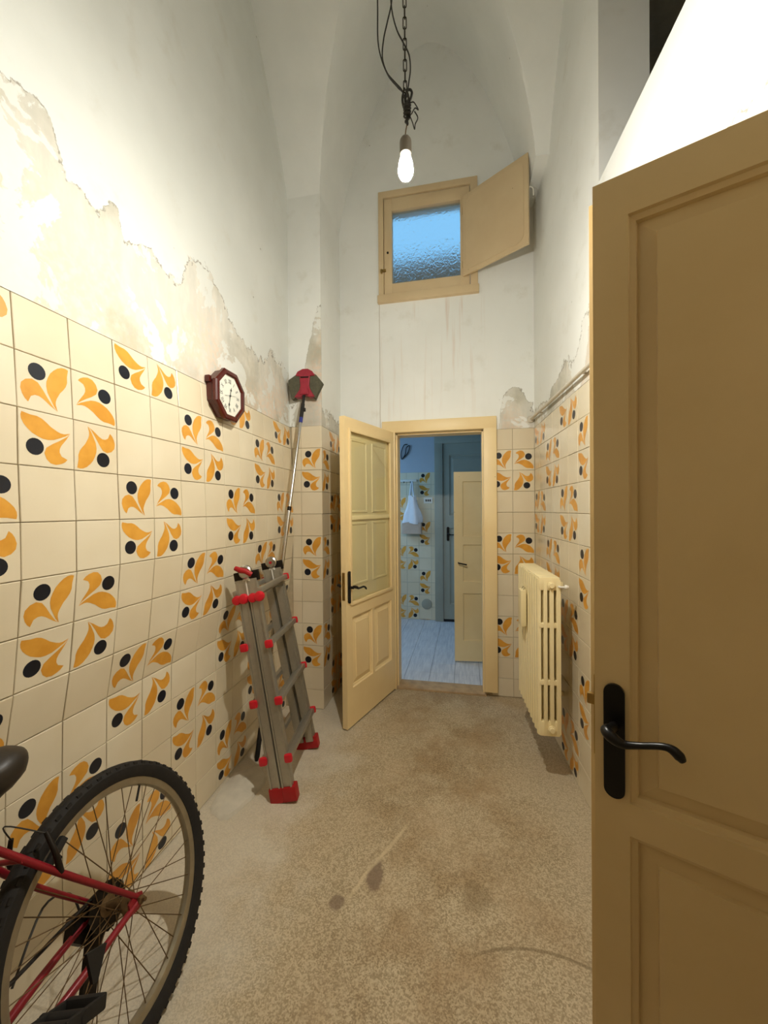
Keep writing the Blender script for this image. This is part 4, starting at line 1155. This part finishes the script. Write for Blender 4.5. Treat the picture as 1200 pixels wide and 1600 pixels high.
for sd in (1, -1):
    tb('seat_stay', [(.004, sd * .066, HZ + .012), (.14, sd * .060, HZ + .195), (SCx - .02, sd * .026, SCz - .02)], [.0065, .0075, .008])
    tb('chain_stay', [(.004, sd * .066, HZ - .002), (.20, sd * .062, HZ - .015), (BBx - .02, sd * .030, BBz + .002)], [.0075, .0095, .0105])
    mb = MB(); mb.prism([(-.013, .012), (.008, .024), (.030, .014), (.034, -.012), (.008, -.016), (-.011, -.010)], frame((0, sd * .066, HZ), (1, 0, 0), (0, 0, 1), (0, -1, 0)), -.003, .003); mb.build('dropout', M['bikered'], bike, smooth=False)
    mb = MB(); mb.lathe([(0, 0), (.010, 0), (.010, .008), (.005, .010), (.005, .018), (0, .018)], 6, frame((0, sd * .069, HZ), (1, 0, 0), (0, 0, sd), (0, sd, 0))); mb.build('axle_nut', M['rust'], bike, smooth=False)
    # cantilever brake
    bx_, bz_ = .150, HZ + .208
    tb('brake_arm', [(bx_, sd * .058, bz_), (bx_ + .006, sd * .066, bz_ + .05), (bx_ + .002, sd * .05, bz_ + .10)], [.007, .006, .005], 'grease')
    mb = MB(); mb.box((.128, sd * .026, HZ + .243), (.062, .014, .018), Matrix.Rotation(.55, 3, 'Y'), bev=.003); mb.cyl((.128, sd * .026, HZ + .243), (.145, sd * .06, HZ + .240), .004, 8); mb.build('brake_pad', M['rubber'], bike)
tb('brake_bridge', [(.205, .05, HZ + .29), (.212, 0, HZ + .297), (.205, -.05, HZ + .29)], .006)
tb('brake_cable', [(.152, .05, HZ + .305), (.19, 0, HZ + .36), (.152, -.05, HZ + .305)], .0015, 'cable', 6)
tb('seat_tube', [(BBx, 0, BBz), (SCx - .012, 0, SCz + .04)], .015, sm=False)
tb('seat_post', [(SCx - .006, 0, SCz + .02), (SCx - .026, 0, SCz + .045)], .0128, 'steel', sm=False)
tb('top_tube', [(SCx, 0, SCz), (HTx, 0, HTz - .03)], .0145, sm=False)
tb('down_tube', [(BBx, 0, BBz), (HBx - .01, 0, HBz + .03)], .0165, sm=False)
tb('head_tube', [(HTx - .004, 0, HTz + .012), (HBx, 0, HBz)], .0185, sm=False)
for sd in (1, -1): tb('fork_blade', [(HBx + .003, sd * .02, HBz - .01), (HBx + .012, sd * .058, HBz - .05), (HBx + .06, sd * .06, HBz - .18), (1.04, sd * .056, HZ)], [.012, .013, .012, .008])
tb('stem', [(HTx - .006, 0, HTz + .02), (HTx - .024, 0, HTz + .075), (HTx + .05, 0, HTz + .095)], [.012, .012, .014], 'grease')
tb('handlebar', [(HTx + .02, -.28, HTz + .105), (HTx + .045, -.12, HTz + .098), (HTx + .05, 0, HTz + .095), (HTx + .045, .12, HTz + .098), (HTx + .02, .28, HTz + .105)], .0115, 'grease')
for sd in (1, -1): tb('hand_grip', [(HTx + .028, sd * .18, HTz + .102), (HTx + .018, sd * .288, HTz + .105)], .0165, 'rubber', sm=False)
mb = MB(); mb.cyl((BBx, -.038, BBz), (BBx, .038, BBz), .021, 16); mb.build('bottom_bracket', M['grease'], bike)
mb = MB(); o = []
for t in range(88):
    a = PI * t / 44; r_ = .092 + (.003 if t % 2 else 0); o.append((r_ * math.cos(a), r_ * math.sin(a)))
mb.prism(o, frame((BBx, -.048, BBz), (1, 0, 0), (0, 0, 1), (0, -1, 0)), 0, .003); mb.build('chainring', M['grease'], bike, smooth=False)
ca = math.radians(164)
pn = Vector((BBx + .172 * math.cos(ca), .0, BBz + .172 * math.sin(ca))); pf = Vector((BBx - .172 * math.cos(ca), 0, BBz - .172 * math.sin(ca)))
for sd, pe in ((1, pn), (-1, pf)):
    tb('crank_arm', [(BBx, sd * .055, BBz), (pe.x, sd * .075, pe.z)], [.014, .010], 'grease', 10, False)
    mb = MB(); mb.cyl((pe.x, sd * .075, pe.z), (pe.x, sd * .185, pe.z), .011, 12)
    R_ = Matrix.Rotation(-.45, 3, 'Y')
    for dx_ in (-.040, .040): mb.box(Vector((pe.x, sd * .135, pe.z)) + R_ @ Vector((dx_, 0, 0)), (.016, .092, .026), R_, bev=.004)
    for dy_ in (-.044, .044): mb.box(Vector((pe.x, sd * .135 + dy_, pe.z)), (.085, .010, .024), R_, bev=.003)
    pd = mb.build('pedal', M['rubber'], bike)
    if sd == 1:
        mb = MB(); mb.prism([(-.022, .0), (.022, 0), (.004, -.052), (-.006, -.052)], frame(Vector((pe.x - .085, .130, pe.z + .045)), (1, 0, .5), (-.4, 0, 1), (0, -1, 0)), -.004, .004); mb.build('pedal_reflector', M['rubber'], bike, smooth=False)
# derailleur and chain on the far side
mb = MB()
mb.prism([(-.012, .02), (.03, .03), (.05, -.01), (.02, -.05), (-.016, -.035)], frame((.03, -.062, HZ + .0), (1, 0, 0), (0, 0, 1), (0, -1, 0)), 0, .026)
mb.cyl((.03, -.06, HZ), (.03, -.10, HZ), .012, 10); mb.build('derailleur_body', M['grease'], bike, smooth=False)
mb = MB(); mb.prism([(.0, .012), (.05, .012), (.105, -.105), (.088, -.118), (.066, -.112)], frame((.0, -.052, HZ - .05), (1, 0, 0), (0, 0, 1), (0, -1, 0)), 0, .012)
for p in ((.028, -.002), (.086, -.102)): mb.cyl((p[0], -.050, HZ - .05 + p[1]), (p[0], -.068, HZ - .05 + p[1]), .019, 14)
mb.build('derailleur_cage', M['grease'], bike, smooth=False)
tb('shift_cable', [(.20, -.075, HZ + .02), (.10, -.09, HZ + .10), (.03, -.10, HZ + .07), (.02, -.095, HZ + .01)], .0028, 'cable', 6)
mb = MB(); mb.tube([(.0, -.047, HZ + .040), (BBx, -.049, BBz + .092)], .0045, 6); mb.tube([(.088, -.047, HZ - .168 + .0), (BBx, -.049, BBz - .092)], .0045, 6); mb.build('drive_chain', M['grease'], bike)
# saddle
mb = MB(); rings = []
for k in range(11):
    t = k / 10; x = lerp(.132, .395, t)
    w = [.030, .062, .076, .078, .070, .056, .042, .032, .026, .022, .012][k]; hgt = [.022, .034, .040, .040, .036, .032, .029, .027, .025, .022, .012][k]
    zc = .815 + [.0, .004, .004, .0, -.003, -.004, -.004, -.003, -.002, -.004, -.008][k]
    rings.append([(x, w * math.cos(a), zc + hgt * (math.sin(a) if math.sin(a) > 0 else 1.5 * math.sin(a)) * (1 if abs(math.cos(a)) < .95 else .9)) for a in [2 * PI * i / 18 for i in range(18)]])
mb.loft(rings); mb.build('saddle', M['saddle'], bike)
mb = MB()
for sd in (1, -1): mb.tube([(.17, sd * .03, .775), (.21, sd * .022, .757), (.30, sd * .022, .761), (.35, sd * .012, .79)], .0035, 6)
mb.box((.255, 0, .760), (.045, .04, .022)); mb.build('saddle_rails', M['grease'], bike)
